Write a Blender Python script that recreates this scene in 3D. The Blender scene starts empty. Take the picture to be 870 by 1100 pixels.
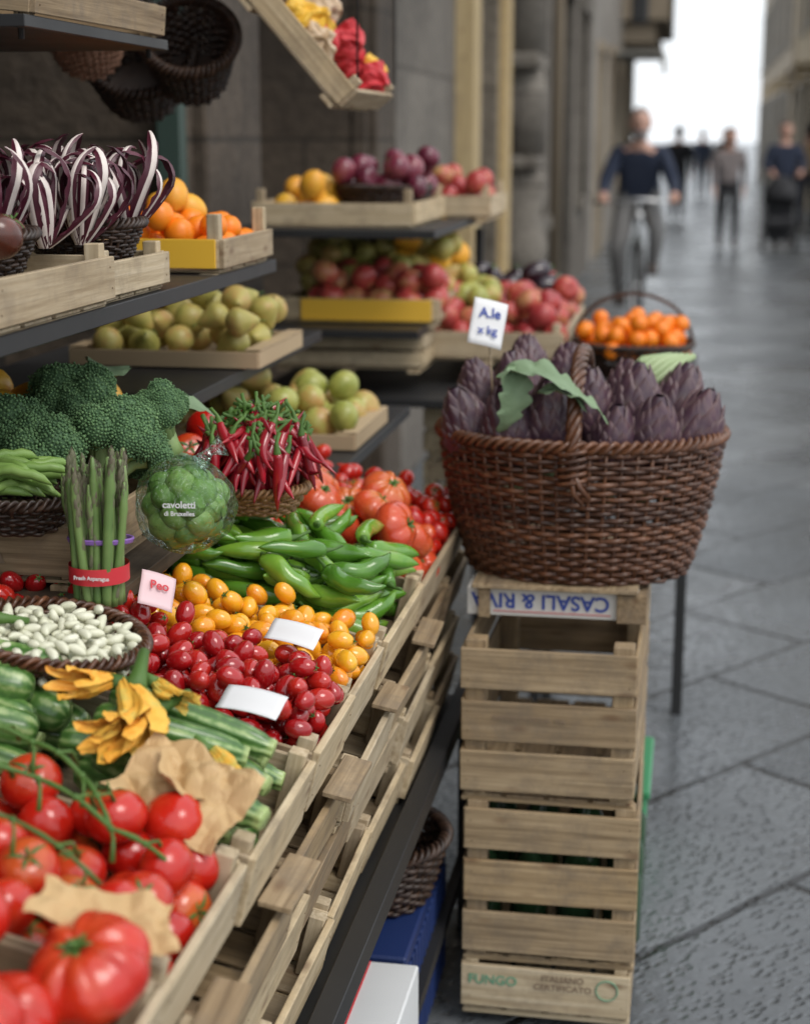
import bpy, math, random
import numpy as np
from mathutils import Matrix, Vector, Euler, noise
rng=random.Random(7); nr=np.random.RandomState(7)
pi=math.pi
scene=bpy.context.scene
# ---------------------------------------------------------------- templates
def mk(verts,faces,mi=0):
    v=np.array(verts,float); li=np.array([i for f in faces for i in f],int); lt=np.array([len(f) for f in faces],int)
    m=np.full(len(faces),mi,int) if np.isscalar(mi) else np.array(mi,int)
    return [v,li,lt,m]
def grid(P,cu=False,cv=False,mi=0):
    nu,nv=P.shape[:2]
    iu=np.arange(nu if cu else nu-1); iv=np.arange(nv if cv else nv-1)
    a,b=np.meshgrid(iu,iv,indexing='ij'); a=a.ravel(); b=b.ravel()
    a2=(a+1)%nu; b2=(b+1)%nv
    q=np.stack([a*nv+b,a*nv+b2,a2*nv+b2,a2*nv+b],1)
    return [P.reshape(-1,3).copy(),q.ravel(),np.full(len(q),4,int),np.full(len(q),mi,int)]
def xf(T,M):
    M=np.array(M); v=T[0]@M[:3,:3].T+M[:3,3]
    return [v,T[1],T[2],T[3]]
def tj(*Ts):
    n=0; V=[];L=[];LT=[];MI=[]
    for T in Ts:
        V.append(T[0]);L.append(T[1]+n);LT.append(T[2]);MI.append(T[3]);n+=len(T[0])
    return [np.concatenate(V),np.concatenate(L),np.concatenate(LT),np.concatenate(MI)]
def sph(nu=20,nv=12,f=None,mi=0):
    u=np.arange(nu)*2*pi/nu; p=np.linspace(0,pi,nv+1)
    U,Pp=np.meshgrid(u,p,indexing='ij')
    r=np.sin(Pp); z=np.cos(Pp)
    if f is not None: r,z=f(r,z,U,Pp)
    return grid(np.stack([r*np.cos(U),r*np.sin(U),z],2),cu=True,mi=mi)
def tube(pts,rad,n=8,cap=True,mi=0):
    pts=np.array(pts,float); m=len(pts)
    rad=np.full(m,rad,float) if np.isscalar(rad) else np.array(rad,float)
    if cap:
        pts=np.vstack([pts[:1],pts,pts[-1:]]); rad=np.concatenate([[1e-5],rad,[1e-5]])
        tg=np.gradient(pts[1:-1],axis=0); tg=np.vstack([tg[:1],tg,tg[-1:]])
    else: tg=np.gradient(pts,axis=0)
    tg/=np.linalg.norm(tg,axis=1)[:,None]+1e-12
    a=np.array([0,0,1.]) if abs(tg[0,2])<.9 else np.array([1.,0,0])
    nn=np.cross(tg[0],a); nn/=np.linalg.norm(nn); P=[]
    be=-np.arange(n)*2*pi/n
    for i in range(len(pts)):
        nn=nn-tg[i]*np.dot(nn,tg[i]); nn/=np.linalg.norm(nn)+1e-12
        b=np.cross(tg[i],nn)
        P.append(pts[i]+rad[i]*(np.cos(be)[:,None]*nn+np.sin(be)[:,None]*b))
    return grid(np.array(P).transpose(1,0,2),cu=True,mi=mi)
def ring(path,nrm,r,n=6,mi=0):
    be=np.arange(n)*2*pi/n
    z=np.array([0,0,1.])
    P=path[None]+r*(np.cos(be)[:,None,None]*nrm[None]+np.sin(be)[:,None,None]*z)
    return grid(P,cu=True,cv=True,mi=mi)
def TRS(l=(0,0,0),r=(0,0,0),s=(1,1,1)):
    if np.isscalar(s): s=(s,s,s)
    return Matrix.Translation(l)@Euler(r).to_matrix().to_4x4()@Matrix.Diagonal((*s,1))
def aln(l,d,roll=0,s=1):
    if np.isscalar(s): s=(s,s,s)
    return Matrix.Translation(l)@Vector(d).to_track_quat('Z','Y').to_matrix().to_4x4()@Matrix.Rotation(roll,4,'Z')@Matrix.Diagonal((*s,1))
def cbox(c,s,ch=.0012,mi=0):
    h=np.array(s,float)/2; ch=min(ch,h.min()*.45); c=np.array(c,float)
    V=[];idx={}
    for sx in (-1,1):
        for sy in (-1,1):
            for sz in (-1,1):
                sg=np.array([sx,sy,sz])
                for k in range(3):
                    p=sg*h; 
                    for j in range(3):
                        if j!=k: p[j]-=sg[j]*ch
                    idx[(sx,sy,sz,k)]=len(V); V.append(p)
    F=[]
    for k in range(3):
        i,j=[q for q in range(3) if q!=k]
        for s1 in (-1,1):
            f=[]
            for a,b in ((-1,-1),(1,-1),(1,1),(-1,1)):
                g=[0,0,0]; g[k]=s1; g[i]=a; g[j]=b; f.append(idx[(*g,k)])
            F.append(f)
        for a in (-1,1):
            for b in (-1,1):
                f=[]
                for e,kk in ((-1,i),(1,i),(1,j),(-1,j)):
                    g=[0,0,0]; g[i]=a; g[j]=b; g[k]=e; f.append(idx[(*g,kk)])
                F.append(f)
    for sx in (-1,1):
        for sy in (-1,1):
            for sz in (-1,1): F.append([idx[(sx,sy,sz,k)] for k in range(3)])
    V=np.array(V); G=[]
    for f in F:
        p=V[f]; n=np.cross(p[1]-p[0],p[2]-p[0])
        G.append(f if np.dot(n,p.mean(0))>0 else f[::-1])
    T=mk(V+c,G,mi); 
    ax=int(np.argmax(s)); o=[ax]+[q for q in range(3) if q!=ax]
    T.append(V[:,o]); return T
class MB:
    def __init__(s): s.V=[];s.L=[];s.LT=[];s.MI=[];s.R=[];s.LC=[];s.S=[];s.n=0
    def add(s,T,M=None,mi=None,rnd=None,smooth=True):
        v=T[0]; lc=T[4] if len(T)>4 else v
        if rnd is None: rnd=rng.random()
        if M is not None:
            A=np.array(M); v=v@A[:3,:3].T+A[:3,3]
        s.V.append(v);s.L.append(T[1]+s.n);s.LT.append(T[2])
        s.MI.append(T[3] if mi is None else np.full(len(T[2]),mi,int))
        s.R.append(np.full(len(v),rnd) if np.isscalar(rnd) else rnd);s.LC.append(lc);s.S.append(np.full(len(T[2]),smooth)); s.n+=len(v)
    def box(s,c,sz,M=None,mi=0,ch=.0012,rnd=None): s.add(cbox(c,sz,ch,mi),M,rnd=rnd,smooth=False)
    def tube(s,p,r,n=8,mi=0,M=None,rnd=None): s.add(tube(p,r,n,mi=mi),M,rnd=rnd)
    def build(s,name,mats,parent=None,M=None):
        me=bpy.data.meshes.new(name); V=np.concatenate(s.V);L=np.concatenate(s.L);LT=np.concatenate(s.LT)
        me.vertices.add(len(V)); me.vertices.foreach_set('co',V.ravel())
        me.loops.add(len(L)); me.loops.foreach_set('vertex_index',L.astype(np.int32))
        me.polygons.add(len(LT)); st=np.concatenate([[0],np.cumsum(LT)[:-1]]).astype(np.int32)
        me.polygons.foreach_set('loop_start',st)
        me.polygons.foreach_set('material_index',np.concatenate(s.MI).astype(np.int32))
        me.polygons.foreach_set('use_smooth',np.concatenate(s.S))
        me.update(calc_edges=True)
        a=me.attributes.new('rnd','FLOAT','POINT'); a.data.foreach_set('value',np.concatenate(s.R))
        a=me.attributes.new('lc','FLOAT_VECTOR','POINT'); a.data.foreach_set('vector',np.concatenate(s.LC).ravel())
        for m in (mats if isinstance(mats,(list,tuple)) else [mats]): me.materials.append(m)
        o=bpy.data.objects.new(name,me); scene.collection.objects.link(o)
        if parent: o.parent=parent
        if M is not None: o.matrix_world=M
        return o
def empty(name,loc=(0,0,0)):
    o=bpy.data.objects.new(name,None); o.location=loc; o.empty_display_size=.05; scene.collection.objects.link(o); return o
# ---------------------------------------------------------------- materials
class NT:
    def __init__(s,name):
        s.m=bpy.data.materials.new(name); s.m.use_nodes=True; s.t=s.m.node_tree; s.b=s.t.nodes['Principled BSDF']
    def n(s,typ,**k):
        x=s.t.nodes.new(typ)
        for a,b in k.items(): setattr(x,a,b)
        return x
    def l(s,a,b): s.t.links.new(a,b)
    def val(s,sock,v):
        if hasattr(v,'is_linked') or hasattr(v,'links'): s.l(v,sock)
        else: sock.default_value=v
    def math(s,op,a,b=0.,clamp=False):
        x=s.n('ShaderNodeMath',operation=op,use_clamp=clamp); s.val(x.inputs[0],a); s.val(x.inputs[1],b); return x.outputs[0]
    def attr(s,nm,vec=False):
        x=s.n('ShaderNodeAttribute',attribute_name=nm); return x.outputs['Vector'] if vec else x.outputs['Fac']
    def vm(s,op,a,b):
        x=s.n('ShaderNodeVectorMath',operation=op); s.val(x.inputs[0],a); s.val(x.inputs[1],b); return x.outputs[0]
    def noise(s,vec,scale,detail=3,rough=.5):
        x=s.n('ShaderNodeTexNoise'); s.l(vec,x.inputs['Vector']); x.inputs['Scale'].default_value=scale; x.inputs['Detail'].default_value=detail; x.inputs['Roughness'].default_value=rough; return x.outputs['Fac']
    def vor(s,vec,scale,feature='F1'):
        x=s.n('ShaderNodeTexVoronoi',feature=feature); s.l(vec,x.inputs['Vector']); x.inputs['Scale'].default_value=scale; return x.outputs['Distance']
    def ramp(s,f,stops):
        x=s.n('ShaderNodeValToRGB'); s.l(f,x.inputs[0]); e=x.color_ramp.elements
        while len(e)<len(stops): e.new(.5)
        for i,(p,c) in enumerate(stops):
            e[i].position=p; e[i].color=(*c,1) if not np.isscalar(c) else (c,c,c,1)
        return x.outputs[0]
    def mix(s,f,a,b,mode='MIX'):
        x=s.n('ShaderNodeMix',data_type='RGBA',blend_type=mode); s.val(x.inputs[0],f)
        for k,v in ((6,a),(7,b)):
            if isinstance(v,tuple): x.inputs[k].default_value=(*v,1)
            else: s.l(v,x.inputs[k])
        return x.outputs[2]
    def bump(s,h,dist,st=1.):
        x=s.n('ShaderNodeBump'); s.l(h,x.inputs['Height']); x.inputs['Distance'].default_value=dist; x.inputs['Strength'].default_value=st; s.l(x.outputs[0],s.b.inputs['Normal'])
    def col(s,c):
        if isinstance(c,tuple): s.b.inputs['Base Color'].default_value=(*c,1)
        else: s.l(c,s.b.inputs['Base Color'])
    def rough(s,r): s.val(s.b.inputs['Roughness'],r)
def lcoff(n):
    r=n.attr('rnd'); k=n.math('MULTIPLY',r,37.)
    return n.vm('ADD',n.attr('lc',True),k)
def G(name,c1,c2=None,rough=.5,ns=2.,mixr=.5,bump=0,bs=8.,coat=0,metal=0,c3=None,spec=.5,top=None,speck=None):
    n=NT(name); c2=c2 or tuple(x*.75 for x in c1)
    v=lcoff(n); f=n.noise(v,ns,3)
    f=n.math('SUBTRACT',n.math('MULTIPLY',f,2.2),.6)
    f=n.math('ADD',n.math('MULTIPLY',f,1-mixr),n.math('MULTIPLY',n.attr('rnd'),mixr),True)
    st=[(0,c1),(1,c2)] if c3 is None else [(0,c1),(.55,c2),(1,c3)]
    col=n.ramp(f,st)
    if top:
        sx=n.n('ShaderNodeSeparateXYZ'); n.l(n.attr('lc',True),sx.inputs[0]); z=n.math('ADD',sx.outputs[2],n.math('MULTIPLY',n.noise(v,3.,3),.5))
        tf=n.ramp(z,[(.62,0.),(.98,1.)]); col=n.mix(n.math('MULTIPLY',tf,n.math('MULTIPLY',n.attr('rnd'),.75)),col,top)
    if speck:
        sp=n.ramp(n.noise(v,26.,2),[(.62,0.),(.7,1.)]); col=n.mix(n.math('MULTIPLY',sp,.3),col,speck)
    n.col(col); 
    rr=n.math('ADD',n.math('MULTIPLY',n.noise(v,5.,4),rough*.7),rough*.65); n.rough(rr)
    n.b.inputs['Metallic'].default_value=metal; n.b.inputs['Specular IOR Level'].default_value=spec
    if coat: n.b.inputs['Coat Weight'].default_value=coat; n.b.inputs['Coat Roughness'].default_value=.1
    if bump: n.bump(n.noise(v,bs,2),bump)
    return n.m
def wood(name,a,b,c,dirt=.35):
    n=NT(name); v=lcoff(n)
    g=n.noise(n.vm('MULTIPLY',v,(4.,110.,110.)),1.,4,.65)
    col=n.ramp(g,[(.28,a),(.5,b),(.74,c)])
    r=n.attr('rnd'); col=n.mix(.75,col,n.ramp(r,[(0,(.6,.53,.46)),(.5,(.98,.96,.93)),(1,(1,.92,.78))]),'MULTIPLY')
    k=n.vor(n.vm('MULTIPLY',v,(9.,24.,24.)),1.)
    kf=n.ramp(k,[(.06,1.),(.2,0.)]); col=n.mix(n.math('MULTIPLY',kf,.7),col,(.14,.07,.03))
    s=n.noise(v,14.,5,.7); sf=n.ramp(s,[(.46,0.),(.72,1.)])
    col=n.mix(n.math('MULTIPLY',sf,dirt),col,(.17,.13,.09))
    n.col(col); n.rough(.75); n.bump(g,.001)
    return n.m
W_new=wood('crate_wood',(.35,.27,.165),(.5,.41,.275),(.62,.53,.385),.55)
W_old=wood('old_crate_wood',(.165,.112,.06),(.33,.245,.145),(.46,.355,.225),.8)
W_dark=wood('dark_wood',(.03,.02,.012),(.05,.035,.02),(.08,.05,.03),.3)
tomato=G('tomato_skin',(.38,.008,.005),(.53,.018,.008),.22,1.2,.6,c3=(.6,.05,.014),coat=.3,top=(.58,.16,.03),bump=.0008,bs=2.5)
beef=G('beef_tomato_skin',(.42,.009,.006),(.55,.022,.01),.26,1.1,.35,c3=(.6,.07,.018),coat=.25,top=(.5,.14,.03),speck=(.62,.15,.07),bump=.0012,bs=2.5)
orangetom=G('light_tomato_skin',(.5,.03,.012),(.58,.07,.022),.26,1.2,.5,c3=(.6,.13,.035),coat=.25,top=(.55,.2,.04),speck=(.62,.2,.1),bump=.001,bs=2.5)
cherry=G('cherry_tomato_skin',(.27,.005,.008),(.4,.009,.01),.17,1.2,.75,c3=(.5,.025,.012),coat=.45)
yellowt=G('yellow_tomato_skin',(.8,.32,.012),(.85,.42,.02),.2,1.2,.7,c3=(.8,.2,.01),coat=.35)
greenst=G('green_stem',(.045,.11,.018),(.09,.18,.03),.6,3)
pepper=G('green_pepper_skin',(.045,.14,.014),(.1,.26,.022),.22,25,.6,c3=(.26,.42,.05),coat=.4,bump=.0006,bs=60)
chili=G('chili_skin',(.15,.005,.014),(.28,.008,.018),.22,30,.75,c3=(.4,.014,.022),coat=.35)
pear=G('pear_skin',(.24,.25,.05),(.42,.36,.1),.45,1.5,.5,c3=(.48,.26,.09),speck=(.25,.16,.05))
applered=G('red_apple_skin',(.27,.015,.03),(.44,.06,.05),.34,1.,.5,c3=(.56,.36,.14),speck=(.6,.4,.2))
applegrn=G('green_apple_skin',(.24,.28,.05),(.4,.4,.1),.36,1.2,.5,c3=(.5,.22,.08))
orange=G('orange_peel',(.85,.19,.006),(.9,.27,.01),.42,2,.5)
lemon=G('yellow_peel',(.75,.46,.04),(.78,.32,.03),.45,2,.5)
purple=G('purple_skin',(.05,.01,.02),(.17,.02,.045),.3,1.2,.6,c3=(.36,.12,.11),coat=.2)
eggpl=G('aubergine_skin',(.012,.006,.012),(.035,.012,.02),.2,1.5,.5,coat=.4)
dtom=G('dark_tomato_skin',(.06,.02,.012),(.14,.03,.015),.28,1.2,.5,c3=(.06,.07,.018),coat=.3)
beanw=G('white_beans',(.6,.6,.44),(.74,.73,.58),.4,2,.6)
gbean=G('green_bean',(.14,.26,.05),(.26,.39,.1),.45,30)
broc=G('broccoli_buds',(.05,.11,.05),(.105,.2,.08),.8,3,.8,c3=(.2,.33,.14))
brocst=G('broccoli_stalk',(.24,.36,.13),(.34,.46,.2),.55,3)
aspm=G('asparagus_skin',(.09,.17,.045),(.17,.26,.08),.5,30,.5,c3=(.2,.25,.11))
asptip=G('asparagus_tip',(.09,.09,.055),(.16,.16,.09),.55,20,.6,c3=(.13,.08,.085))
sprout=G('sprout_leaves',(.1,.21,.045),(.2,.35,.08),.4,2,.6,c3=(.36,.47,.16))
artleaf=G('artichoke_leaf',(.14,.21,.11),(.21,.3,.17),.65,30,bump=.002,bs=60)
artstem=G('pale_leaf_stalk',(.28,.38,.18),(.42,.5,.28),.5,3)
radw=G('radicchio_rib',(.64,.53,.49),(.8,.73,.67),.4,60)
radp=G('radicchio_leaf',(.045,.008,.016),(.1,.013,.03),.4,30)
flower=G('courgette_flower',(.72,.27,.012),(.82,.46,.06),.6,60,.4,c3=(.4,.46,.12),bump=.001,bs=120)
kraft=G('kraft_paper',(.48,.31,.14),(.58,.4,.2),.75,20,.2)
white=G('white_card',(.7,.7,.71),(.76,.76,.76),.6,3)
pinkc=G('pink_card',(.7,.48,.5),(.75,.57,.58),.6,3)
ink=G('blue_ink',(.03,.06,.3),(.04,.08,.35),.6)
redp=G('red_print',(.5,.02,.03),(.6,.04,.05),.5)
greenp=G('green_print',(.12,.3,.18),(.2,.36,.24),.7,60)
darkprint=G('brown_print',(.2,.14,.09),(.32,.24,.16),.7,60)
blackm=G('black_metal',(.012,.012,.013),(.022,.022,.022),.5,3)
blueplast=G('blue_plastic',(.01,.025,.1),(.015,.035,.14),.5,3)
greenplast=G('green_plastic',(.03,.2,.08),(.04,.25,.1),.5,3)
cardb=G('cardboard',(.36,.26,.15),(.48,.36,.22),.75,4)
yelcard=G('yellow_printed_card',(.75,.42,.03),(.8,.5,.06),.5,4)
whitebox=G('white_carton',(.55,.57,.57),(.7,.7,.7),.6,4)
rubber=G('purple_rubber_band',(.2,.1,.35),(.25,.12,.4),.5)
wick=G('brown_wicker',(.03,.013,.008),(.09,.036,.017),.34,60,.55,c3=(.19,.08,.038),bump=.0006,bs=300)
wick2=G('dark_wicker',(.014,.008,.006),(.035,.018,.011),.45,60,.55,c3=(.07,.037,.022))
wick3=G('tan_wicker',(.16,.08,.03),(.28,.16,.07),.5,60,.6)
terra=G('terracotta',(.2,.1,.06),(.26,.14,.09),.7,4)
def artm():
    n=NT('artichoke_bract'); v=n.attr('lc',True); sx=n.n('ShaderNodeSeparateXYZ'); n.l(v,sx.inputs[0])
    st=n.noise(n.vm('MULTIPLY',lcoff(n),(4.,16.,2.)),1.,4); z=n.math('ADD',n.math('MULTIPLY',sx.outputs[2],.7),n.math('MULTIPLY',n.math('SUBTRACT',st,.5),.4))
    c=n.ramp(z,[(.08,(.19,.21,.11)),(.34,(.12,.085,.085)),(.62,(.07,.036,.056)),(1.,(.14,.085,.08))])
    # paler rim along each bract's edge
    ed=n.ramp(n.math('ABSOLUTE',sx.outputs[1]),[(.3,0.),(.46,1.)]); c=n.mix(n.math('MULTIPLY',ed,.5),c,(.2,.14,.13))
    c=n.mix(.7,c,n.ramp(n.attr('rnd'),[(0,(.5,.46,.54)),(1,(1.3,1.15,1.15))]),'MULTIPLY'); n.col(c); n.rough(.4); n.bump(st,.0005); return n.m
artic=artm()
def zuc():
    n=NT('courgette_skin'); v=n.attr('lc',True); sx=n.n('ShaderNodeSeparateXYZ'); n.l(v,sx.inputs[0])
    a=n.math('ARCTAN2',sx.outputs[0],sx.outputs[1]); w=n.math('SINE',n.math('MULTIPLY',a,8.))
    nz=n.noise(lcoff(n),90.,4); f=n.math('ADD',n.math('MULTIPLY',w,.2),nz)
    c=n.ramp(f,[(.3,(.05,.13,.025)),(.55,(.1,.21,.045)),(.8,(.3,.4,.16))])
    ef=n.ramp(n.math('MULTIPLY',sx.outputs[2],1.),[(.086,0.),(.092,1.)]); c=n.mix(ef,c,(.35,.45,.16))
    n.col(c); n.rough(.33); n.b.inputs['Coat Weight'].default_value=.2
    return n.m
zucm=zuc()
def film():
    n=NT('cellophane'); t=n.t
    g=n.n('ShaderNodeBsdfGlossy'); g.inputs['Roughness'].default_value=.12; g.inputs[0].default_value=(.9,.95,.95,1)
    tr=n.n('ShaderNodeBsdfTransparent'); tr.inputs[0].default_value=(.9,.96,.93,1)
    mx=n.n('ShaderNodeMixShader'); 
    b=n.n('ShaderNodeBump'); n.l(n.noise(n.attr('lc',True),55.,3,.6),b.inputs['Height']); b.inputs['Distance'].default_value=.02
    lw=n.n('ShaderNodeLayerWeight'); lw.inputs[0].default_value=.35; n.l(b.outputs[0],lw.inputs['Normal'])
    n.l(n.math('MULTIPLY',lw.outputs['Fresnel'],.65,True),mx.inputs[0]); n.l(tr.outputs[0],mx.inputs[1]); n.l(g.outputs[0],mx.inputs[2])
    n.l(b.outputs[0],g.inputs['Normal'])
    n.l(mx.outputs[0],t.nodes['Material Output'].inputs[0]); return n.m
filmm=film()
def stone(name,c1,c2,mort,bw=.8,rh=.38,plaster=False):
    n=NT(name); tc=n.n('ShaderNodeTexCoord'); sx=n.n('ShaderNodeSeparateXYZ'); n.l(tc.outputs['Object'],sx.inputs[0])
    cb=n.n('ShaderNodeCombineXYZ')
    s=n.math('ADD',sx.outputs[1],sx.outputs[0]); n.l(s,cb.inputs[0]); n.l(sx.outputs[2],cb.inputs[1])
    big=n.noise(tc.outputs['Object'],.9,4,.6); fine=n.noise(tc.outputs['Object'],18.,5,.65)
    if plaster:
        col=n.ramp(big,[(.35,c1),(.65,c2)])
        col=n.mix(.5,col,n.ramp(fine,[(.3,.45),(.7,1.)]),'MULTIPLY'); n.bump(fine,.006)
    else:
        br=n.n('ShaderNodeTexBrick'); n.l(cb.outputs[0],br.inputs['Vector']); br.inputs['Scale'].default_value=1
        br.inputs['Brick Width'].default_value=bw; br.inputs['Row Height'].default_value=rh; br.inputs['Mortar Size'].default_value=.008
        br.inputs['Color1'].default_value=(*c1,1); br.inputs['Color2'].default_value=(*c2,1); br.inputs['Mortar'].default_value=(*mort,1)
        col=n.mix(.85,br.outputs[0],n.ramp(big,[(.3,.35),(.7,1.)]),'MULTIPLY')
        col=n.mix(.75,col,n.ramp(fine,[(.3,.4),(.7,1.)]),'MULTIPLY')
        h=n.math('SUBTRACT',fine,n.math('MULTIPLY',br.outputs['Fac'],1.)); n.bump(h,.012)
    n.col(col); n.rough(.85); return n.m
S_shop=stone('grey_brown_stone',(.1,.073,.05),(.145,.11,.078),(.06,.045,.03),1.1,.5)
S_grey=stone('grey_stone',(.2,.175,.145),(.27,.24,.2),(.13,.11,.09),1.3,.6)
P_tan=stone('tan_plaster',(.3,.24,.17),(.4,.33,.24),(0,0,0),plaster=True)
P_ochre=stone('ochre_plaster',(.27,.21,.125),(.36,.285,.18),(0,0,0),plaster=True)
P_gray=stone('pale_grey_plaster',(.26,.24,.215),(.35,.33,.3),(0,0,0),plaster=True)
darkint=G('painted_interior_shade',(.012,.01,.009),(.02,.016,.012),.9)  # near-black panel colour, painting in the shade of the rooms behind openings
W_ochre=wood('ochre_door_wood',(.34,.25,.12),(.44,.34,.18),(.5,.4,.24),.3)
gpaint=G('green_shutter_paint',(.03,.055,.045),(.04,.07,.055),.6)
tile=G('roof_tile',(.28,.13,.08),(.34,.17,.1),.8)
def pave():
    n=NT('stone_paving'); tc=n.n('ShaderNodeTexCoord'); mp=n.n('ShaderNodeMapping'); n.l(tc.outputs['Object'],mp.inputs[0])
    mp.inputs['Rotation'].default_value=(0,0,math.radians(-52)); mp.inputs['Location'].default_value=(.18,.1,0)
    wn=n.n('ShaderNodeTexNoise'); n.l(tc.outputs['Object'],wn.inputs['Vector']); wn.inputs['Scale'].default_value=3.
    ws=n.vm('ADD',mp.outputs[0],n.vm('MULTIPLY',n.vm('SUBTRACT',wn.outputs['Color'],(.5,.5,.5)),(.03,.03,0.)))
    br=n.n('ShaderNodeTexBrick'); n.l(ws,br.inputs['Vector']); br.inputs['Scale'].default_value=1
    br.inputs['Brick Width'].default_value=.95; br.inputs['Row Height'].default_value=.47; br.inputs['Mortar Size'].default_value=.011; br.inputs['Mortar Smooth'].default_value=.4
    br.inputs['Color1'].default_value=(.075,.084,.092,1); br.inputs['Color2'].default_value=(.13,.14,.148,1); br.inputs['Mortar'].default_value=(.014,.015,.016,1); br.inputs['Bias'].default_value=-.1
    P=tc.outputs['Object']
    pit=n.vor(n.vm('MULTIPLY',n.vm('ADD',mp.outputs[0],n.vm('MULTIPLY',wn.outputs['Color'],(.05,.05,0.))),(34.,62.,1.)),1.); pitn=n.noise(P,2.2,4)
    pf=n.ramp(pit,[(.12,0.),(.5,1.)]); msk=n.ramp(pitn,[(.3,.25),(.6,1.)])
    col=n.mix(n.math('MULTIPLY',msk,.6),br.outputs[0],n.ramp(pit,[(.1,.42),(.5,1.2)]),'MULTIPLY')
    col=n.mix(.6,col,n.ramp(n.noise(P,1.6,5,.6),[(.3,.55),(.7,1.25)]),'MULTIPLY')
    col=n.mix(.4,col,n.ramp(n.noise(P,90.,3,.6),[(.3,.6),(.7,1.2)]),'MULTIPLY')
    n.col(col)
    h=n.math('ADD',n.math('MULTIPLY',pf,msk),n.math('MULTIPLY',br.outputs['Fac'],-3.))
    h=n.math('ADD',h,n.math('MULTIPLY',n.noise(P,25.,4),.8)); n.bump(h,.0036,.95)
    n.rough(n.ramp(n.noise(P,1.1,4,.6),[(.35,.2),(.7,.42)])); n.b.inputs['Specular IOR Level'].default_value=.7
    return n.m
pavem=pave()
# ---------------------------------------------------------------- templates: produce
def calyx(nl=5,ln=.45,w=.09,z0=.6,droop=.2,mi=1,stem=.25,sr=.06):
    Ts=[]
    for i in range(nl):
        a=2*pi*i/nl+rng.uniform(-.25,.25); l=ln*rng.uniform(.7,1.2); P=np.zeros((3,5,3)); up=rng.uniform(0,.25)
        for j in range(5):
            t=j/4; r=.04+l*t; ww=w*math.sin(pi*min(1,(t*.8+.2)))*(1-t*.55); zz=z0+.1*math.sin(t*pi)-droop*t*t+.015+up*t*t
            for k,s in enumerate((1,0,-1)):
                P[k,j]=(r*math.cos(a)-s*ww*math.sin(a),r*math.sin(a)+s*ww*math.cos(a),zz+(.02 if s==0 else 0))
        Ts.append(grid(P,mi=mi))
    Ts.append(tube([(0,0,z0-.02),(.02,0,z0+stem*.5),(.06,.02,z0+stem)],[sr,sr*.8,sr*.9],6,mi=mi))
    return tj(*Ts)
def fruit(nu=24,nv=14,sq=.85,dent=.18,dw=.3,ra=0,rk=5,pear=0,cal=None,ph=0):
    def f(r,z,U,P):
        z2=z*sq-dent*np.exp(-(r/dw)**2)*(z>0)+dent*.4*np.exp(-(r/dw)**2)*(z<0)
        lob=(.25+np.abs(np.cos(rk*.5*U+ph)))**.8*1.1-.85+.5*np.cos((rk-3)*U+1+ph)+.4*np.cos(2*U+ph)
        rr=r*(1+ra*lob*np.clip(.55+.5*z,0,1)*np.clip(r*2,0,1))
        z2=z2+ra*.8*lob*np.clip(z,0,1)*np.clip(r*1.6,0,1)
        if pear: rr=rr*(1-pear*np.clip(z+.1,0,1)**.8); z2=z2+pear*np.clip(z,0,1)*.55
        return rr,z2
    T=sph(nu,nv,f)
    return tj(T,cal) if cal else T
T_beef=[fruit(80,28,.7,.2,.25,.075,k,cal=calyx(6,.36,.07,.5,.12),ph=k) for k in (8,10,7)]
T_tom=fruit(24,14,.86,.14,.25,.018,5,cal=calyx(5,.62,.09,.7,.2,stem=.4,sr=.05))
T_tomb=fruit(22,13,.86,.12,.25,.012,5)
T_cher=fruit(14,10,1.35,.04,.2)
T_cherc=tj(T_cher,calyx(5,.5,.1,1.3,.2,stem=.3,sr=.07))
T_apple=fruit(18,12,.88,.2,.3,.02,5,cal=tube([(0,0,.6),(.03,0,.95)],.03,5,mi=1))
T_pear=fruit(18,14,1.0,.03,.2,pear=.5,cal=tube([(0,0,1.2),(.05,0,1.65)],.04,5,mi=1))
T_orange=fruit(18,12,.94,.04,.15)
T_lem=fruit(18,12,1.25,-.12,.2)
T_aub=fruit(18,14,1.6,.02,.2,cal=calyx(5,.55,.14,1.5,.45,stem=.35,sr=.1))
def peppert(L=.13,r=.016,bend=.6,seed=0,lump=1):
    R=random.Random(seed); n=18; pts=[];rad=[];a=0;p=np.array([0.,0,0])
    for i in range(n):
        t=i/(n-1); pts.append(p.copy()); rad.append(r*(1.0+.05*math.sin(t*9+seed*2)*lump)*max(.06,(1-t**3.)**.8)*(.75+.25*min(1,t*5)))
        a+=bend/n*(.6+.8*math.sin(t*3+seed)); p=p+np.array([math.cos(a),math.sin(a)*.9,math.sin(a*1.3)*.15])*L/n
    B=tube(pts,rad,16); V=B[0]
    B[0]=V+lump*np.stack([np.zeros(len(V)),np.sin(V[:,0]*90+V[:,2]*120+seed)*.0011,np.sin(V[:,0]*80+V[:,1]*150)*.0013],1)
    st=tube([(-.03,-.004,.009),(-.016,0,.003),(-.003,0,0),(.006,0,0)],[.0026,.0022,.0045,r*.72],8,mi=1)
    return tj(B,st),np.array(pts)[[1,6,11,15]],np.array(rad)[[1,6,11,15]]
PEP=[peppert(l,r,b,i) for i,(b,l,r) in enumerate(((1.1,.11,.0155),(-.9,.12,.014),(.4,.1,.016),(1.5,.12,.0145),(-1.4,.105,.0155),(.9,.09,.0165)))]
CHI=[peppert(.095,.0062,b,i+9,.2) for i,b in enumerate((.8,.3,-.6,1.2))]
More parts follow.
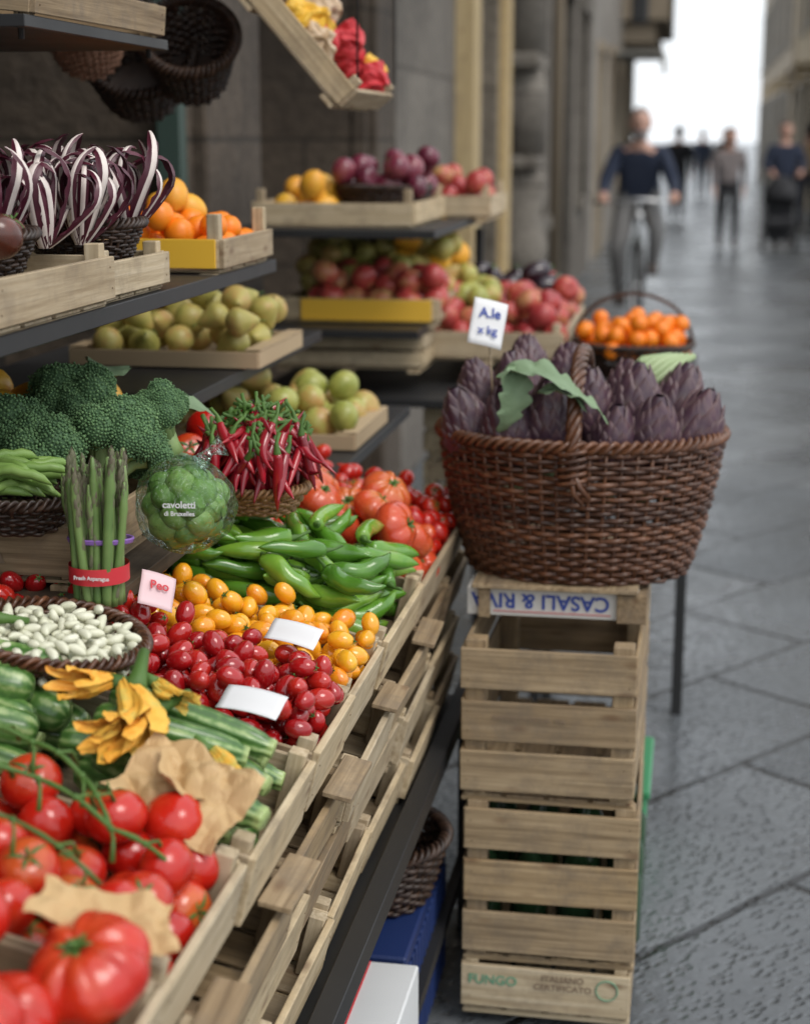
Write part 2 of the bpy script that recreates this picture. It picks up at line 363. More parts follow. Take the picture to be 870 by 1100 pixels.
def zuct(L=.19,r=.0195):
    pr=[(0,0),(0,.52),(.012,.54),(.05,.56),(.09,.72),(.2,.86),(.4,.95),(.6,1),(.8,1.02),(.92,.97),(.97,.82),(.995,.5),(1,.3),(1,0)]
    n=48; P=np.zeros((n,len(pr),3))
    for j,(t,q0) in enumerate(pr):
        for i in range(n):
            a=2*pi*i/n; q=q0*r*(1+.05*math.cos(8*a)*(1 if t<.9 else .3)+ (.06*math.cos(5*a) if t<.06 else 0))
            P[i,j]=(q*math.cos(a),q*math.sin(a),L*(.5-t))
    return grid(P,cu=True)
T_zuc=zuct()
def zbend(T,b):
    v=T[0].copy(); v[:,0]+=b*(v[:,2]/.1)**2; return [v,T[1],T[2],T[3],T[0]]
def leafT(L=1,W=.4,nl=14,nw=6,lobes=0,curl=.3,bend=.5,fold=.2,mi=0,ruf=.03):
    P=np.zeros((nw+1,nl+1,3))
    for j in range(nl+1):
        t=j/nl; w=W*(math.sin(pi*min(1,t**.75))**.8+.02)*(1+lobes*math.sin(t*pi*9))
        an=bend*t; x=L*(math.sin(an)/bend if bend else t); z=-L*((1-math.cos(an))/bend if bend else 0)
        for i in range(nw+1):
            s=i/nw*2-1; P[i,j]=(x,s*w,z+abs(s)*fold*w+ruf*math.sin(t*23+s*4)*abs(s)*L)
    return grid(P,mi=mi)
def bract(nl=7,nw=4):
    P=np.zeros((nw+1,nl+1,3))
    for j in range(nl+1):
        t=j/nl; w=.5*(1-t**2.2)**.85*(.8+.6*t*(1-t)*2)+.008
        for i in range(nw+1):
            s=i/nw*2-1; P[i,j]=(-(s*s)*.5*w*2+.12*math.sin(t*pi)-.16*t*t+(.04*t if s==0 else 0),s*w,t*1.45)
    return grid(P[::-1])
BR=bract()
def artichoke(seed):
    """closed violet artichoke bud: bracts laid directly on an egg-shaped surface"""
    R=random.Random(seed); Ts=[]; lcs=[]; rn=[]
    H=1.45
    prof=lambda u:.02+.43*(math.sin(pi*min(1,max(0,u))**.72))**.8*(1-.12*u)
    rows=10
    for i in range(rows):
        t=i/(rows-1); n=(7,8,8,8,8,7,7,6,5,4)[i]; u0=.0+.60*t; ln=.40*(1-.1*t)
        for k in range(n):
            a0=2*pi*(k+(i%2)*.5)/n+R.uniform(-.06,.06); nw,nl=6,9; P=np.zeros((nw+1,nl+1,3)); lc=np.zeros((nw+1,nl+1,3))
            flare=R.uniform(.02,.075)*(1 if i<8 else .5); hw=pi/n*1.25; lk=ln*R.uniform(.94,1.06)
            for j in range(nl+1):
                s=j/nl; u=u0+lk*s; w=(1-s**2.6)**.75*(.85+.3*math.sin(pi*s))*hw
                rr=prof(u)
                for m in range(nw+1):
                    v=m/nw*2-1; lift=.025+.02*(1-t)+flare*s**2.2+(.018*(1-v*v))-.012*abs(v)**3
                    wz=w*max(.35,min(1,.43/max(rr,.1)*.75)); a=a0+v*wz
                    q=rr+lift; P[nw-m,j]=(q*math.cos(a),q*math.sin(a),u*H+ (.02*(1-v*v))); lc[nw-m,j]=(0,v*.5,s*1.35)
            g=grid(P); Ts.append(g); lcs.append(lc.reshape(-1,3)); rn.append(np.full(len(g[0]),R.random()))
    c=sph(16,14,lambda r,z,U,P_:(np.vectorize(prof)((z+1)/2*.96),(z+1)/2*.96*H)); c2=tube([(0,0,.08),(0,0,-.45)],.13,8,mi=1)
    for q in (c,c2): Ts.append(q); lcs.append(q[0]*0+np.array([0,0,.9])); rn.append(np.full(len(q[0]),.1))
    T=tj(*Ts); T.append(np.concatenate(lcs)); return T,np.concatenate(rn)
ART=[artichoke(i) for i in range(3)]
def ico(sub=1):
    import bmesh
    bm=bmesh.new(); bmesh.ops.create_icosphere(bm,subdivisions=sub,radius=1)
    T=mk([v.co[:] for v in bm.verts],[[v.index for v in f.verts] for f in bm.faces]); bm.free(); return T
ICO=ico(1); ICO2=ico(3)
def broccoli(seed):
    R=random.Random(seed); mb=MB(); cl=[(0,0,1)]
    for (el,k) in ((.6,6),(1.1,9),(1.5,11)):
        for i in range(k):
            a=2*pi*i/k+R.uniform(-.2,.2)+el; e=el+R.uniform(-.12,.12); cl.append((math.sin(e)*math.cos(a),math.sin(e)*math.sin(a),math.cos(e)))
    for c in cl:
        c=Vector(c); rr=R.uniform(.24,.36); base=c*R.uniform(.6,.82); base.z*=.8; tone=R.uniform(0,.4); K=210
        for k in range(K):
            y=1-1.35*(k+.5)/K; a=k*2.39996; q=math.sqrt(max(0,1-y*y)); d=Vector((q*math.cos(a),q*math.sin(a),y)); d.rotate(c.to_track_quat('Z','Y'))
            lump=1+.12*math.sin(d.x*8+seed)*math.sin(d.y*8+c.x*5)
            p=base+d*rr*lump*R.uniform(.94,1.05); s=R.uniform(.02,.034)
            mb.add(ICO,TRS(p,(R.random()*3,0,0),s),mi=0,rnd=tone+.6*R.random())
        mb.add(ICO2,TRS(base,(0,0,0),rr*.92),mi=0,rnd=.05)
        mb.tube([(0,0,-.75),base*.5+Vector((0,0,-.2)),base],[.16,.12,.13],8,mi=1)
    mb.tube([(0,0,-1.05),(0,0,-.75),(0,0,-.3)],[.26,.25,.32],12,mi=1)
    return mb
def asparagus(mb,p0,p1,r,R):
    p0=Vector(p0);p1=Vector(p1); d=p1-p0; M=aln(p0,d,R.random()*6,1); L=d.length
    pts=[];rad=[]
    for i in range(15):
        t=i/14; pts.append((0.002*math.sin(t*5+r*9000),0,L*t)); rad.append(r*(.9+.15*(1-t)) if t<.72 else r*(1.1*math.cos((t-.72)/.28*1.35)+.1))
    mb.tube(pts,rad,9,M=M,rnd=R.random())
    sc=bract(4,2)
    for i in range(7):
        a=i*2.4; mb.add(sc,M@Matrix.Rotation(a,4,'Z')@Matrix.Translation((r*.97,0,L*(.08+.085*i)))@Matrix.Diagonal((r*.9,r*1.3,r*2.2,1)),mi=1,rnd=R.random())
    for i in range(26):
        t=.66+.31*i/26; a=i*2.4; rr=r*(1.1*math.cos((t-.72)/.28*1.3)+.05) if t>.72 else r
        mb.add(sc,M@Matrix.Rotation(a,4,'Z')@Matrix.Translation((rr*.95,0,L*t-r*.3))@Matrix.Rotation(.02,4,'Y')@Matrix.Diagonal((r*.8,r*1.1,r*1.6,1)),mi=1,rnd=R.random())
# ---------------------------------------------------------------- dropping
def drop(n,items,hx,hy,floor,k=8,gauss=False,pre=None,seed=1):
    R=random.Random(seed); P=np.zeros((0,3)); Q=np.zeros(0); out=[]
    if pre is not None: P,Q=pre
    for i in range(n):
        best=None; it=R.randrange(len(items)); _,off,rad,rf=items[it]
        for q in range(k):
            rot=rf(R); A=np.array(rot.to_3x3()); o=off@A.T
            mxr=np.abs(o[:,0]).max()+rad[0]*.8; myr=np.abs(o[:,1]).max()+rad[0]*.8
            if gauss: x=max(-1,min(1,R.gauss(0,.5)))*max(.001,hx-mxr); y=max(-1,min(1,R.gauss(0,.5)))*max(.001,hy-myr)
            else: x=R.uniform(-1,1)*max(.001,hx-mxr); y=R.uniform(-1,1)*max(.001,hy-myr)
            z=(floor+rad-o[:,2]).max()
            if len(P):
                for m in range(len(o)):
                    d2=(P[:,0]-x-o[m,0])**2+(P[:,1]-y-o[m,1])**2; s=(Q+rad[m])*.92; h=s*s-d2; ok=h>0
                    if ok.any(): z=max(z,(P[ok,2]+np.sqrt(h[ok])).max()-o[m,2])
            if best is None or z<best[0]: best=(z,x,y,rot,o)
        z,x,y,rot,o=best; c=np.array([x,y,z]); P=np.vstack([P,o+c]); Q=np.concatenate([Q,rad])
        out.append((it,Matrix.Translation((x,y,z))@rot))
    return out,(P,Q)
def rotany(R): return Euler((R.uniform(0,6.28),R.uniform(0,6.28),R.uniform(0,6.28))).to_matrix().to_4x4()
def rotup(tilt=.5): return lambda R:Euler((R.gauss(0,tilt),R.gauss(0,tilt),R.uniform(0,6.28))).to_matrix().to_4x4()
def rotflat(spread=pi,base=0,t=.1): return lambda R:Euler((R.uniform(-.6,.6),R.uniform(-t,t),base+R.uniform(-spread,spread))).to_matrix().to_4x4()
def ball(T,r,rf,s=1.): return (T,np.zeros((1,3)),np.array([r*s]),rf)
def heap(name,items,scales,mats,M,n,hx,hy,floor,var=.08,**k):
    mb=MB(); out,pq=drop(n,items,hx,hy,floor,**k)
    for it,m in out:
        s=scales[it]*rng.uniform(1-var,1+var); mb.add(items[it][0],M@m@Matrix.Diagonal((s,s*rng.uniform(1-var*.5,1),s,1)))
    return mb.build(name,mats),pq
# ---------------------------------------------------------------- crates
def crate(name,M,L,W,H,rows=2,slat=None,mat=None,post=.02,th=.006,bottom=True,over=.0,extra=None):
    mb=MB(); slat=slat or H/rows*.86; J=lambda a:rng.uniform(-a,a)
    for side in (-1,1):
        for r in range(rows):
            z=(r+.5)*H/rows; mb.box((J(.001),side*(W/2-th/2),z+J(.0015)),(L,th,slat))
        for r in range(rows):
            z=(r+.5)*H/rows; q=Matrix.Translation((side*(L/2+th/2+.0005),J(.002),z+J(.002)))@Matrix.Rotation(J(.008),4,'X'); mb.box((0,0,0),(.009,W-.002,slat*rng.uniform(.94,1.02)),q)
            for sy in (-1,1):
                for e in (-.25,.25):
                    mb.add(ICO,Matrix.Translation((side*(L/2+th/2+.005),sy*(W/2-.014+J(.003)),z+slat*e))@Matrix.Scale(.0016,4),rnd=0)
    for sx in (-1,1):
        for sy in (-1,1):
            mb.box((sx*(L/2-post/2-.002),sy*(W/2-th-post/2-.0005),H/2+over/2),(post,post,H+over))
    if bottom:
        for i in range(4):
            y=(i-1.5)*W/4; mb.box((0,y,-.0025),(L-.004,W/4*.86,.004))
        for sx in (-1,0,1): mb.box((sx*(L/2-.02),0,-.0105),(.03,W-.002,.009))
    o=mb.build(name,mat or W_new,M=M)
    if extra: extra(o)
    return o
def text(parent,s,size,loc,rot,mat,name='printed_text'):
    c=bpy.data.curves.new(name,'FONT'); c.body=s; c.size=size; c.extrude=.0002; c.align_x='CENTER'; c.align_y='CENTER'
    c.offset=size*.02
    c.materials.append(mat); o=bpy.data.objects.new(name,c); scene.collection.objects.link(o); o.parent=parent; o.location=loc; o.rotation_euler=rot; return o
def wicker(mb,M,rb,rt,h,rows,ns,rr,rim=True,base=True,bulge=0.):
    N=ns*4; th=np.arange(N)*2*pi/N; c=np.cos(th); s=np.sin(th)
    def rad(f): g=f+bulge*math.sin(pi*f); return rb[0]+(rt[0]-rb[0])*g, rb[1]+(rt[1]-rb[1])*g
    nrm=np.stack([c,s,np.zeros(N)],1)
    for i in range(rows):
        f=i/(rows-1); rx,ry=rad(f); w=rr*.8*np.cos(ns/2*th+pi*i)
        zj=h*f+rr*.35*np.sin(3*th+i*1.7)+rr*.2*np.sin(11*th+i*2.9)
        path=np.stack([(rx+w)*c,(ry+w)*s,zj],1)
        mb.add(ring(path,nrm,rr*rng.uniform(.8,1.1),6),M)
    for k in range(ns):
        a=2*pi*k/ns; pts=[]
        for j in range(7):
            f=j/6; rx,ry=rad(f); pts.append((rx*math.cos(a),ry*math.sin(a),h*f))
        mb.tube(pts,rr*.75,6,M=M)
    if rim:
        rx,ry=rt; K=ns*1
        for ph in range(3):
            NN=ns*8; t2=np.arange(NN)*2*pi/NN; A=K/2*t2+ph*2*pi/3
            path=np.stack([(rx+rr*1.5*np.cos(A))*np.cos(t2),(ry+rr*1.5*np.cos(A))*np.sin(t2),h+rr*1.2+rr*1.5*np.sin(A)],1)
            mb.add(ring(path,np.stack([np.cos(t2),np.sin(t2),0*t2],1),rr*1.25,6),M)
    if base:
        rx,ry=rb; P=np.zeros((24,6,3))
        for i in range(24):
            for j in range(6):
                q=j/5; P[i,j]=(rx*q*math.cos(i*pi/12),ry*q*math.sin(i*pi/12),.002+.001*math.sin(j*3))
        mb.add(grid(P,cu=True),M)
# ================================================================ FRONT DISPLAY ROW
TILT=math.radians(14); L0=.44; H0=.085
def frameM(yc,xe=-.4,ze=.835,L=L0,H=H0):
    R=Matrix.Rotation(TILT,4,'Y'); e=R@Vector((L/2,0,H)); return Matrix.Translation((xe-e.x,yc,ze-e.z))@R
rows_=[('beef',.885,1.15),('vine',1.155,1.40),('zuc',1.405,1.665),('cherry',1.67,1.87),('yellow',1.875,2.085),('pepper',2.09,2.395),('tom',2.40,2.93)]
FM={}
for nm,a,b in rows_:
    W=b-a; M=frameM((a+b)/2,-.4+rng.uniform(-.005,.005),.835+rng.uniform(-.004,.004)); FM[nm]=(M,W)
    c_=crate('wooden_crate',M,L0,W,H0,rows=1,slat=.074,mat=W_new,over=.007)
    mb=MB(); mb.box((0,0,.012),(L0-.02,W-.02,.003)); mb.build('liner',W_old,parent=c_)
for (off,xs,ys,H) in ((.092,.000,.10,.082),(.182,-.016,.22,.086),(.274,-.014,.05,.08)):
    y=.62+ys
    while y<2.93:
        w=rng.choice([.27,.3,.3]); w=min(w,2.96-y)
        if w>.12:
            M=frameM(y+w/2,-.4+xs+rng.uniform(-.009,.009),.835-off/ math.cos(TILT)+rng.uniform(-.003,.003),H=H)
            M=M@Matrix.Rotation(rng.uniform(-.014,.014),4,'Z')
            crate('wooden_crate',M,L0,w-.004,H,rows=1,slat=H*.88,mat=rng.choice([W_new,W_new,W_old]),over=.003)
        y+=w
mb=MB()
for (y,x,z,l) in ((1.24,-.387,.746,.15),(1.52,-.388,.747,.12),(1.81,-.388,.746,.12),(2.11,-.39,.746,.1),(2.42,-.388,.746,.12)):
    mb.box((0,0,0),(.036,l,.007),TRS((x,y,z),(rng.uniform(-.03,.03),TILT*.8,rng.uniform(-.06,.06))),rnd=rng.uniform(0,.4))
mb.build('wooden_planks',W_old)
M,W=FM['beef']
its=[ball(T,.043,rotup(.4)) for T in T_beef]
heap('beefsteak_tomatoes',its,[.0475]*3,[beef,greenst],M,18,L0/2,W/2,.032,k=14,seed=5,var=.1)
M,W=FM['vine']
its=[ball(T_tom,.026,rotup(.6)),ball(T_tom,.026,rotup(.8)),ball(T_tomb,.026,rotany)]
_,pq=heap('vine_tomatoes',its,[.0285]*3,[tomato,greenst],M,58,L0/2,W/2,.022,k=14,seed=8)
mb=MB()
def vine(pts,r=.0023):
    pts=np.array(pts,float); P=[]
    for i in range(len(pts)-1):
        for j in range(6): P.append(pts[i]+(pts[i+1]-pts[i])*j/6+np.array([0,0,.006*math.sin(j*pi/6)]))
    P.append(pts[-1]); mb.tube(P,[r*(1+.25*math.sin(i*1.9)) for i in range(len(P))],7,M=M)
    for q in range(3,len(P)-2,3):
        p=P[q]; s=1 if q%2 else -1; mb.tube([p,p+np.array([.008,s*.014,-.001]),p+np.array([.014,s*.024,-.018])],[r*.8,r*.7,r*1.2],6,M=M)
        mb.add(ICO2,M@TRS(tuple(p),(0,0,0),r*1.5))
vine([(.18,.03,.098),(.12,.0,.135),(.04,.02,.15),(-.04,-.01,.152),(-.12,.02,.15),(-.2,.01,.14)])
vine([(.12,.0,.135),(.07,.05,.15),(.01,.075,.155),(-.06,.08,.15)])
vine([(.14,-.07,.12),(.05,-.06,.148),(-.06,-.08,.148),(-.16,-.07,.14)],.002)
mb.build('tomato_vine_stems',greenst)
# courgettes
M,W=FM['zuc']; mb=MB(); R=random.Random(3)
lay=[(0.032,[-.09,-.045,.0,.045,.09]),(.066,[-.075,-.028,.02,.068]),(.098,[-.07,-.025,.02,.06]),(.128,[-.03,.02])]
for li,(z,ys) in enumerate(lay):
    for y in ys:
        for x in (-.12,.1):
            x2=x+R.uniform(-.025,.025)-(.01 if li==3 else 0); d=(R.uniform(.93,1),R.uniform(-.25,.25),R.uniform(-.05,.09)); s=R.choice([-1,1])
            mb.add(zbend(T_zuc,R.uniform(-.01,.01)),M@aln((x2,y,z+R.uniform(0,.005)),Vector(d)*s,R.random()*6,(R.uniform(.9,1.15),)*2+(R.uniform(.85,1.05),)))
mb.build('courgettes',[zucm])
mb=MB()
def flowerT(seed):
    P=np.zeros((60,16,3)); 
    for i in range(60):
        a=2*pi*i/60
        for j in range(16):
            t=j/15; pet=abs(math.cos(2.5*a+seed))**.5; r=(.009+.022*t*(1-.3*t))*(1-.5*(1-pet)*min(1,t*1.8))*(1+.22*math.sin(7*a+7*t+seed)*t+.12*math.sin(17*a+9*t))
            P[i,j]=(r*math.cos(a)+.009*math.sin(t*3.5+seed),r*math.sin(a)*.75,.07*t*(.6+.4*pet)-.014*t*t*math.cos(a+seed)+.004*math.sin(a*5+seed+t*6))
    return tj(grid(P,cu=True),tube([(0,0,-.05),(0,0,-.02),(0,0,.005)],[.005,.007,.011],8,mi=1))
for (x,y,z,d,s) in ((.05,-.03,.17,(.25,-1,-.3),1.2),(.075,-.045,.158,(-.5,-1,-.2),1.05),(.025,-.02,.165,(-.8,-.6,.0),.85),(.06,.0,.168,(.9,-.6,.0),.75),(-.14,.05,.165,(-.7,-.7,.1),.8),(.14,-.05,.135,(.8,-.7,-.1),.8)):
    mb.add(flowerT(x*40+y*90),M@aln((x,y,z),d,0,s))
mb.build('courgette_flowers',[flower,greenst])
for nm,mt,rr,nn,seed,nme in (('cherry',cherry,.0125,330,2,'red_cherry_tomatoes'),('yellow',yellowt,.0132,260,3,'yellow_cherry_tomatoes')):
    M,W=FM[nm]; e=np.array([[0,0,-.35*rr],[0,0,.35*rr]])
    its=[(T_cher,e,np.array([rr,rr]),lambda R:rotany(R)),(T_cherc,e,np.array([rr,rr]),lambda R:Euler((R.gauss(1.2,.4),0,R.uniform(0,6.28))).to_matrix().to_4x4())]
    its=its[:1]*3+its[1:] if nm=='cherry' else its
    heap(nme,its,[rr]*4,[mt,greenst],M,nn,L0/2,W/2,.02,k=14,seed=seed,var=.12)
M,W=FM['pepper']
its=[(p[0],p[1],p[2],rotflat(1.1,pi*.92 if i%2 else 0.1,.2)) for i,p in enumerate(PEP)]
heap('green_peppers',its,[1]*6,[pepper,greenst],M,120,L0/2,W/2,.02,k=9,seed=4,var=.12)
M,W=FM['tom']
its=[ball(T_tomb,.0175,rotany),ball(T_tom,.0175,rotup(.6))]
heap('small_tomatoes',its,[.0185]*2,[tomato,greenst],M@Matrix.Translation((0,.1,0)),250,L0/2,.16,.02,k=12,seed=5)
its=[ball(T,.036,rotup(.5)) for T in T_beef]
heap('ribbed_tomatoes',its,[.041]*3,[orangetom,greenst],M@Matrix.Translation((0,-.16,0)),27,L0/2,.105,.02,k=12,seed=11)
def paper(name,M,sx,sy,amp,seed,mat=kraft,nn=40,freq=1.,flat=True):
    P=np.zeros((nn,nn,3))
    for i in range(nn):
        for j in range(nn):
            x=(i/(nn-1)-.5)*sx; y=(j/(nn-1)-.5)*sy
            z=0
            for (f,am) in ((20,1.),(45,.35)):
                d=noise.voronoi(Vector((x*f*freq+seed,y*f*freq,seed*3.1)))[0]; z+=amp*am*(d[1]-d[0])
            z+=amp*1.2*noise.noise(Vector((x*10+seed,y*10,1)))
            ex=1+.3*noise.noise(Vector((y*22,seed,0))); ey=1+.3*noise.noise(Vector((x*22,seed+5,0)))
            P[nn-1-i,j]=(x*ex,y*ey,z)
    mb=MB(); mb.add(grid(P),smooth=not flat); o=mb.build(name,mat,M=M)
    sm=o.modifiers.new('thickness','SOLIDIFY'); sm.thickness=.0005; return o
paper('kraft_paper',TRS((-.46,1.40,.893),(.45,.3,-.3)),.13,.09,.02,3)
paper('kraft_paper',TRS((-.46,1.41,.885),(.1,.5,.5)),.08,.06,.02,6)
paper('kraft_paper',TRS((-.452,1.155,.882),(.3,.35,.3)),.11,.055,.018,8)
paper('kraft_paper',TRS((-.43,1.13,.862),(.1,.5,.9)),.04,.045,.014,12)
def card(name,loc,rot,sx,sy,txt=None,bg=white):
    mb=MB(); P=np.zeros((10,8,3))
    for i in range(10):
        for j in range(8):
            x=(.5-i/9)*sx; y=(j/7-.5)*sy; P[i,j]=(x,y,.006*math.cos(x/sx*2.4)*(sx/.08)-.005+ .0015*math.sin(y/sy*5))
    mb.add(grid(P)); o=mb.build(name,bg,M=TRS(loc,rot)); sm=o.modifiers.new('thickness','SOLIDIFY'); sm.thickness=.0006
    if txt:
        for i,(s,sz,y,mt) in enumerate(txt): text(o,s,sz,(0,y,.0022),(0,0,.1),mt)
    return o
card('price_card',(-.455,1.63,.905),(.3,.12,-.1),.07,.04)
card('price_card',(-.462,1.85,.915),(.45,.15,-.15),.065,.035)
pc=card('price_card',(-.335,2.72,1.20),(1.2,.25,.35),.06,.08,[('A.le',.024,.016,ink),('x kg',.02,-.014,ink)])
mb=MB(); mb.tube([(-.33,2.76,1.05),(-.335,2.735,1.17)],.002,6); mb.build('card_stick',W_new)
card('price_card',(-.615,1.80,.975),(.9,.4,.6),.045,.045,[('Peo',.016,.004,redp)],pinkc)
# ================================================================ REAR LEFT SHELF OF THE FRONT STAND
mb=MB(); mb.box((-.9,2.2,.955),(.46,1.0,.02)); mb.build('display_shelf',W_dark)
def lab(o): text(o,'A & RIVA',.045,(0.02,-.173,.035),(pi/2,0,0),darkprint)
crate('wooden_crate',TRS((-.92,1.975,.978)),.4,.34,.07,rows=1,slat=.062,mat=W_old,extra=lab)
B=[broccoli(0),broccoli(1)]
for i,(p,s,rz) in enumerate((((-.845,1.95,1.1),.082,.2),((-.755,2.05,1.098),.074,2),((-.73,2.15,1.12),.055,4),((-.85,2.14,1.13),.075,5))):
    b=B[i%2]
    T=[np.concatenate(b.V),np.concatenate(b.L),np.concatenate(b.LT),np.concatenate(b.MI)]
    m2=MB(); m2.add(T,None); m2.R=[np.concatenate(b.R)]
    m2.build('broccoli',[broc,brocst],M=TRS(p,(.35,.35,rz),s))
mb=MB()
for (x,y,z,rz) in ((-.70,2.2,1.12,.4),(-.76,2.2,1.17,2.),(-.68,2.12,1.05,-.4)):
    mb.add(leafT(.10,.032,14,8,.06,0,1.3,.25,0,.03),TRS((x-.05,y,z),(.3,-.5,rz)))
mb.build('broccoli_leaves',artleaf)
mb=MB(); R=random.Random(4); base=Vector((-.675,1.765,.965))
for i in range(34):
    a=i*2.4; q=.0315*math.sqrt(i/34); o=Vector((q*math.cos(a),q*math.sin(a),0)); 
    asparagus(mb,base+o*.85,base+o*1.25+Vector((R.uniform(-.006,.012),R.uniform(-.006,.006),R.uniform(.145,.185))),R.uniform(.0046,.0064),R)
asp=mb.build('asparagus_bundle',[aspm,asptip])
mb=MB()
t=np.arange(40)*2*pi/40; nrm=np.stack([np.cos(t),np.sin(t),0*t],1)
for k in range(3): mb.add(ring(nrm*(.0365+.0006*k)+np.array([0,0,.075+.0015*k]),nrm,.0018,6),Matrix.Translation(base)@Matrix.Rotation(-.12,4,'X'),mi=0)
P=np.zeros((40,2,3))
for i in range(40):
    for j in range(2): P[i,j]=(.0355*math.cos(t[i]),.0355*math.sin(t[i]),.05 if j==0 else .03)
mb.add(grid(P,cu=True),Matrix.Translation(base),mi=1)
mb.build('bundle_bands',[rubber,redp],parent=asp)
text(asp,'Fresh Asparagus',.0065,(base.x+.004,base.y-.037,base.z+.04),(pi/2,0,0),white)
# wrapped sprouts
mb=MB(); ctr=Vector((-.62,1.93,1.05)); R=random.Random(3)
def sprT(seed):
    Ts=[sph(16,12)]; Q=random.Random(seed)
    for k in range(7):
        s=1.03+.012*k; A=Q.uniform(.9,1.4); g=np.zeros((9,9,3))
        for i in range(9):
            for j in range(9):
                a=(i/8-.5)*2*A*math.sin(pi*(j/8)*.8+.25); p=2.6-2.3*j/8; w=s+.05*(j/8)**3+.015*math.sin(i*2)
                g[8-i,j]=(w*math.sin(p)*math.cos(a),w*math.sin(p)*math.sin(a),w*math.cos(p))
        Ts.append(xf(grid(g),Matrix.Rotation(k*2.4+Q.random(),4,'Z')))
    return tj(*Ts)
SP=[sprT(i) for i in range(3)]
for k in range(26):
    y=1-2*(k+.5)/26; a=k*2.39996; q=math.sqrt(1-y*y); rr=.038*R.uniform(.9,1.05)
    mb.add(SP[k%3],Matrix.Translation(ctr+Vector((q*math.cos(a)*rr,q*math.sin(a)*rr*.85,y*rr*.95)))@rotany(R)@Matrix.Scale(R.uniform(.016,.0205),4),mi=0)
bag=sph(60,44,lambda r,z,U,P:(r*.0635*(1+.035*np.sin(5*U+4*P)+.02*np.sin(13*U-9*P)+.012*np.sin(23*U+14*P)),z*.061*(1+.03*np.sin(6*U)+.02*np.sin(11*U)))) ; bag[0][:,1]*=.92
mb.add(bag,Matrix.Translation(ctr),mi=1)
mb.tube([ctr+Vector((.02,.0,.055)),ctr+Vector((.035,0,.07)),ctr+Vector((.05,.005,.078))],[.012,.005,.016],10,mi=1)
bg=mb.build('bagged_sprouts',[sprout,filmm])
text(bg,'cavoletti',.012,(ctr.x+.012,ctr.y-.063,ctr.z+.014),(pi/2,0,.1),white); text(bg,'di Bruxelles',.008,(ctr.x+.012,ctr.y-.063,ctr.z+.003),(pi/2,0,.1),white)
mb=MB(); BM=TRS((-.68,1.62,.94),(0,.16,0)); wicker(mb,BM,(.075,.075),(.1,.1),.028,6,40,.0033); mb.build('wicker_tray',wick)
bt=sph(12,8,lambda r,z,U,P:(r*.0055,z*.0105)); bt[0][:,0]+=22*(bt[0][:,2]**2)
e=np.array([[0,0,-.004],[0,0,.004]])
mb=MB(); out,_=drop(350,[(bt,e,np.array([.0055,.0055]),lambda R:Euler((R.gauss(1.57,.3),0,R.uniform(0,6.28))).to_matrix().to_4x4())],.092,.092,.004,k=9,gauss=True,seed=6)
for _,m in out:
    if m.translation.xy.length<.09: mb.add(bt,BM@m@Matrix.Scale(rng.uniform(.85,1.1),4))
mb.build('white_beans',beanw)
mb=MB(); BM=TRS((-.80,1.82,1.052),(.1,.1,0)); wicker(mb,BM,(.06,.06),(.085,.085),.04,9,36,.003); mb.build('wicker_basket',wick2)
mb=MB(); R=random.Random(2)
for i in range(24):
    a=R.uniform(.1,1.1) if i%3 else R.uniform(-.5,.2); l=R.uniform(.09,.12); c=Vector((R.uniform(-.03,.03),R.uniform(-.04,.03),.03+.0015*i)); d=Vector((math.cos(a),math.sin(a),R.uniform(-.1,.25)))
    pts=[c+d*l*(q/8-.5)+Vector((0,0,.012*math.sin(q/8*pi)+.0015*math.sin(q*2.2))) for q in range(9)]
    mb.tube(pts,[.0015]+[.0058,.0066,.006,.0068,.006,.0066,.0055]+[.001],8,M=BM)
mb.build('green_beans',gbean)
mb=MB(); CM=TRS((-.60,2.21,.985)); wicker(mb,CM,(.05,.05),(.07,.07),.03,8,32,.003); mb.build('wicker_bowl',wick3)
mb=MB(); R=random.Random(12)
for i in range(200):
    u=(i+.5)/200; el=.15+1.45*u**.8; a=i*2.39996+R.uniform(-.3,.3); rad_=R.uniform(.058,.082)*(1 if i%3 else .8)
    d=Vector((math.sin(el)*math.cos(a),math.sin(el)*math.sin(a),math.cos(el)))
    tan=Vector((math.cos(el)*math.cos(a),math.cos(el)*math.sin(a),-math.sin(el)))
    p=Vector((0,0,.05))+Vector((d.x*1.1,d.y*1.1,d.z*1.05))*rad_
    dd=(tan*1.0+d*R.uniform(-.15,.4)+Vector((-d.y,d.x,0))*R.uniform(-.9,.9)).normalized()
    q=dd.to_track_quat('X','Z').to_matrix().to_4x4()
    mb.add(CHI[i%4][0],CM@Matrix.Translation(p-dd*.045)@q@Matrix.Rotation(R.uniform(0,6),4,'X')@Matrix.Diagonal((R.uniform(.65,1.05),R.uniform(.9,1.3),R.uniform(.9,1.3),1)))
mb.add(ICO2,CM@TRS((0,0,.055),(0,0,0),(.055,.055,.065)),mi=0,rnd=0)
mb.build('chili_pepper_bunch',[chili,greenst])
heap('tomatoes',[ball(T_tom,.03,rotup(.6))],[.032],[tomato,greenst],TRS((-.74,2.36,.975)),10,.1,.1,0,k=6,seed=2)
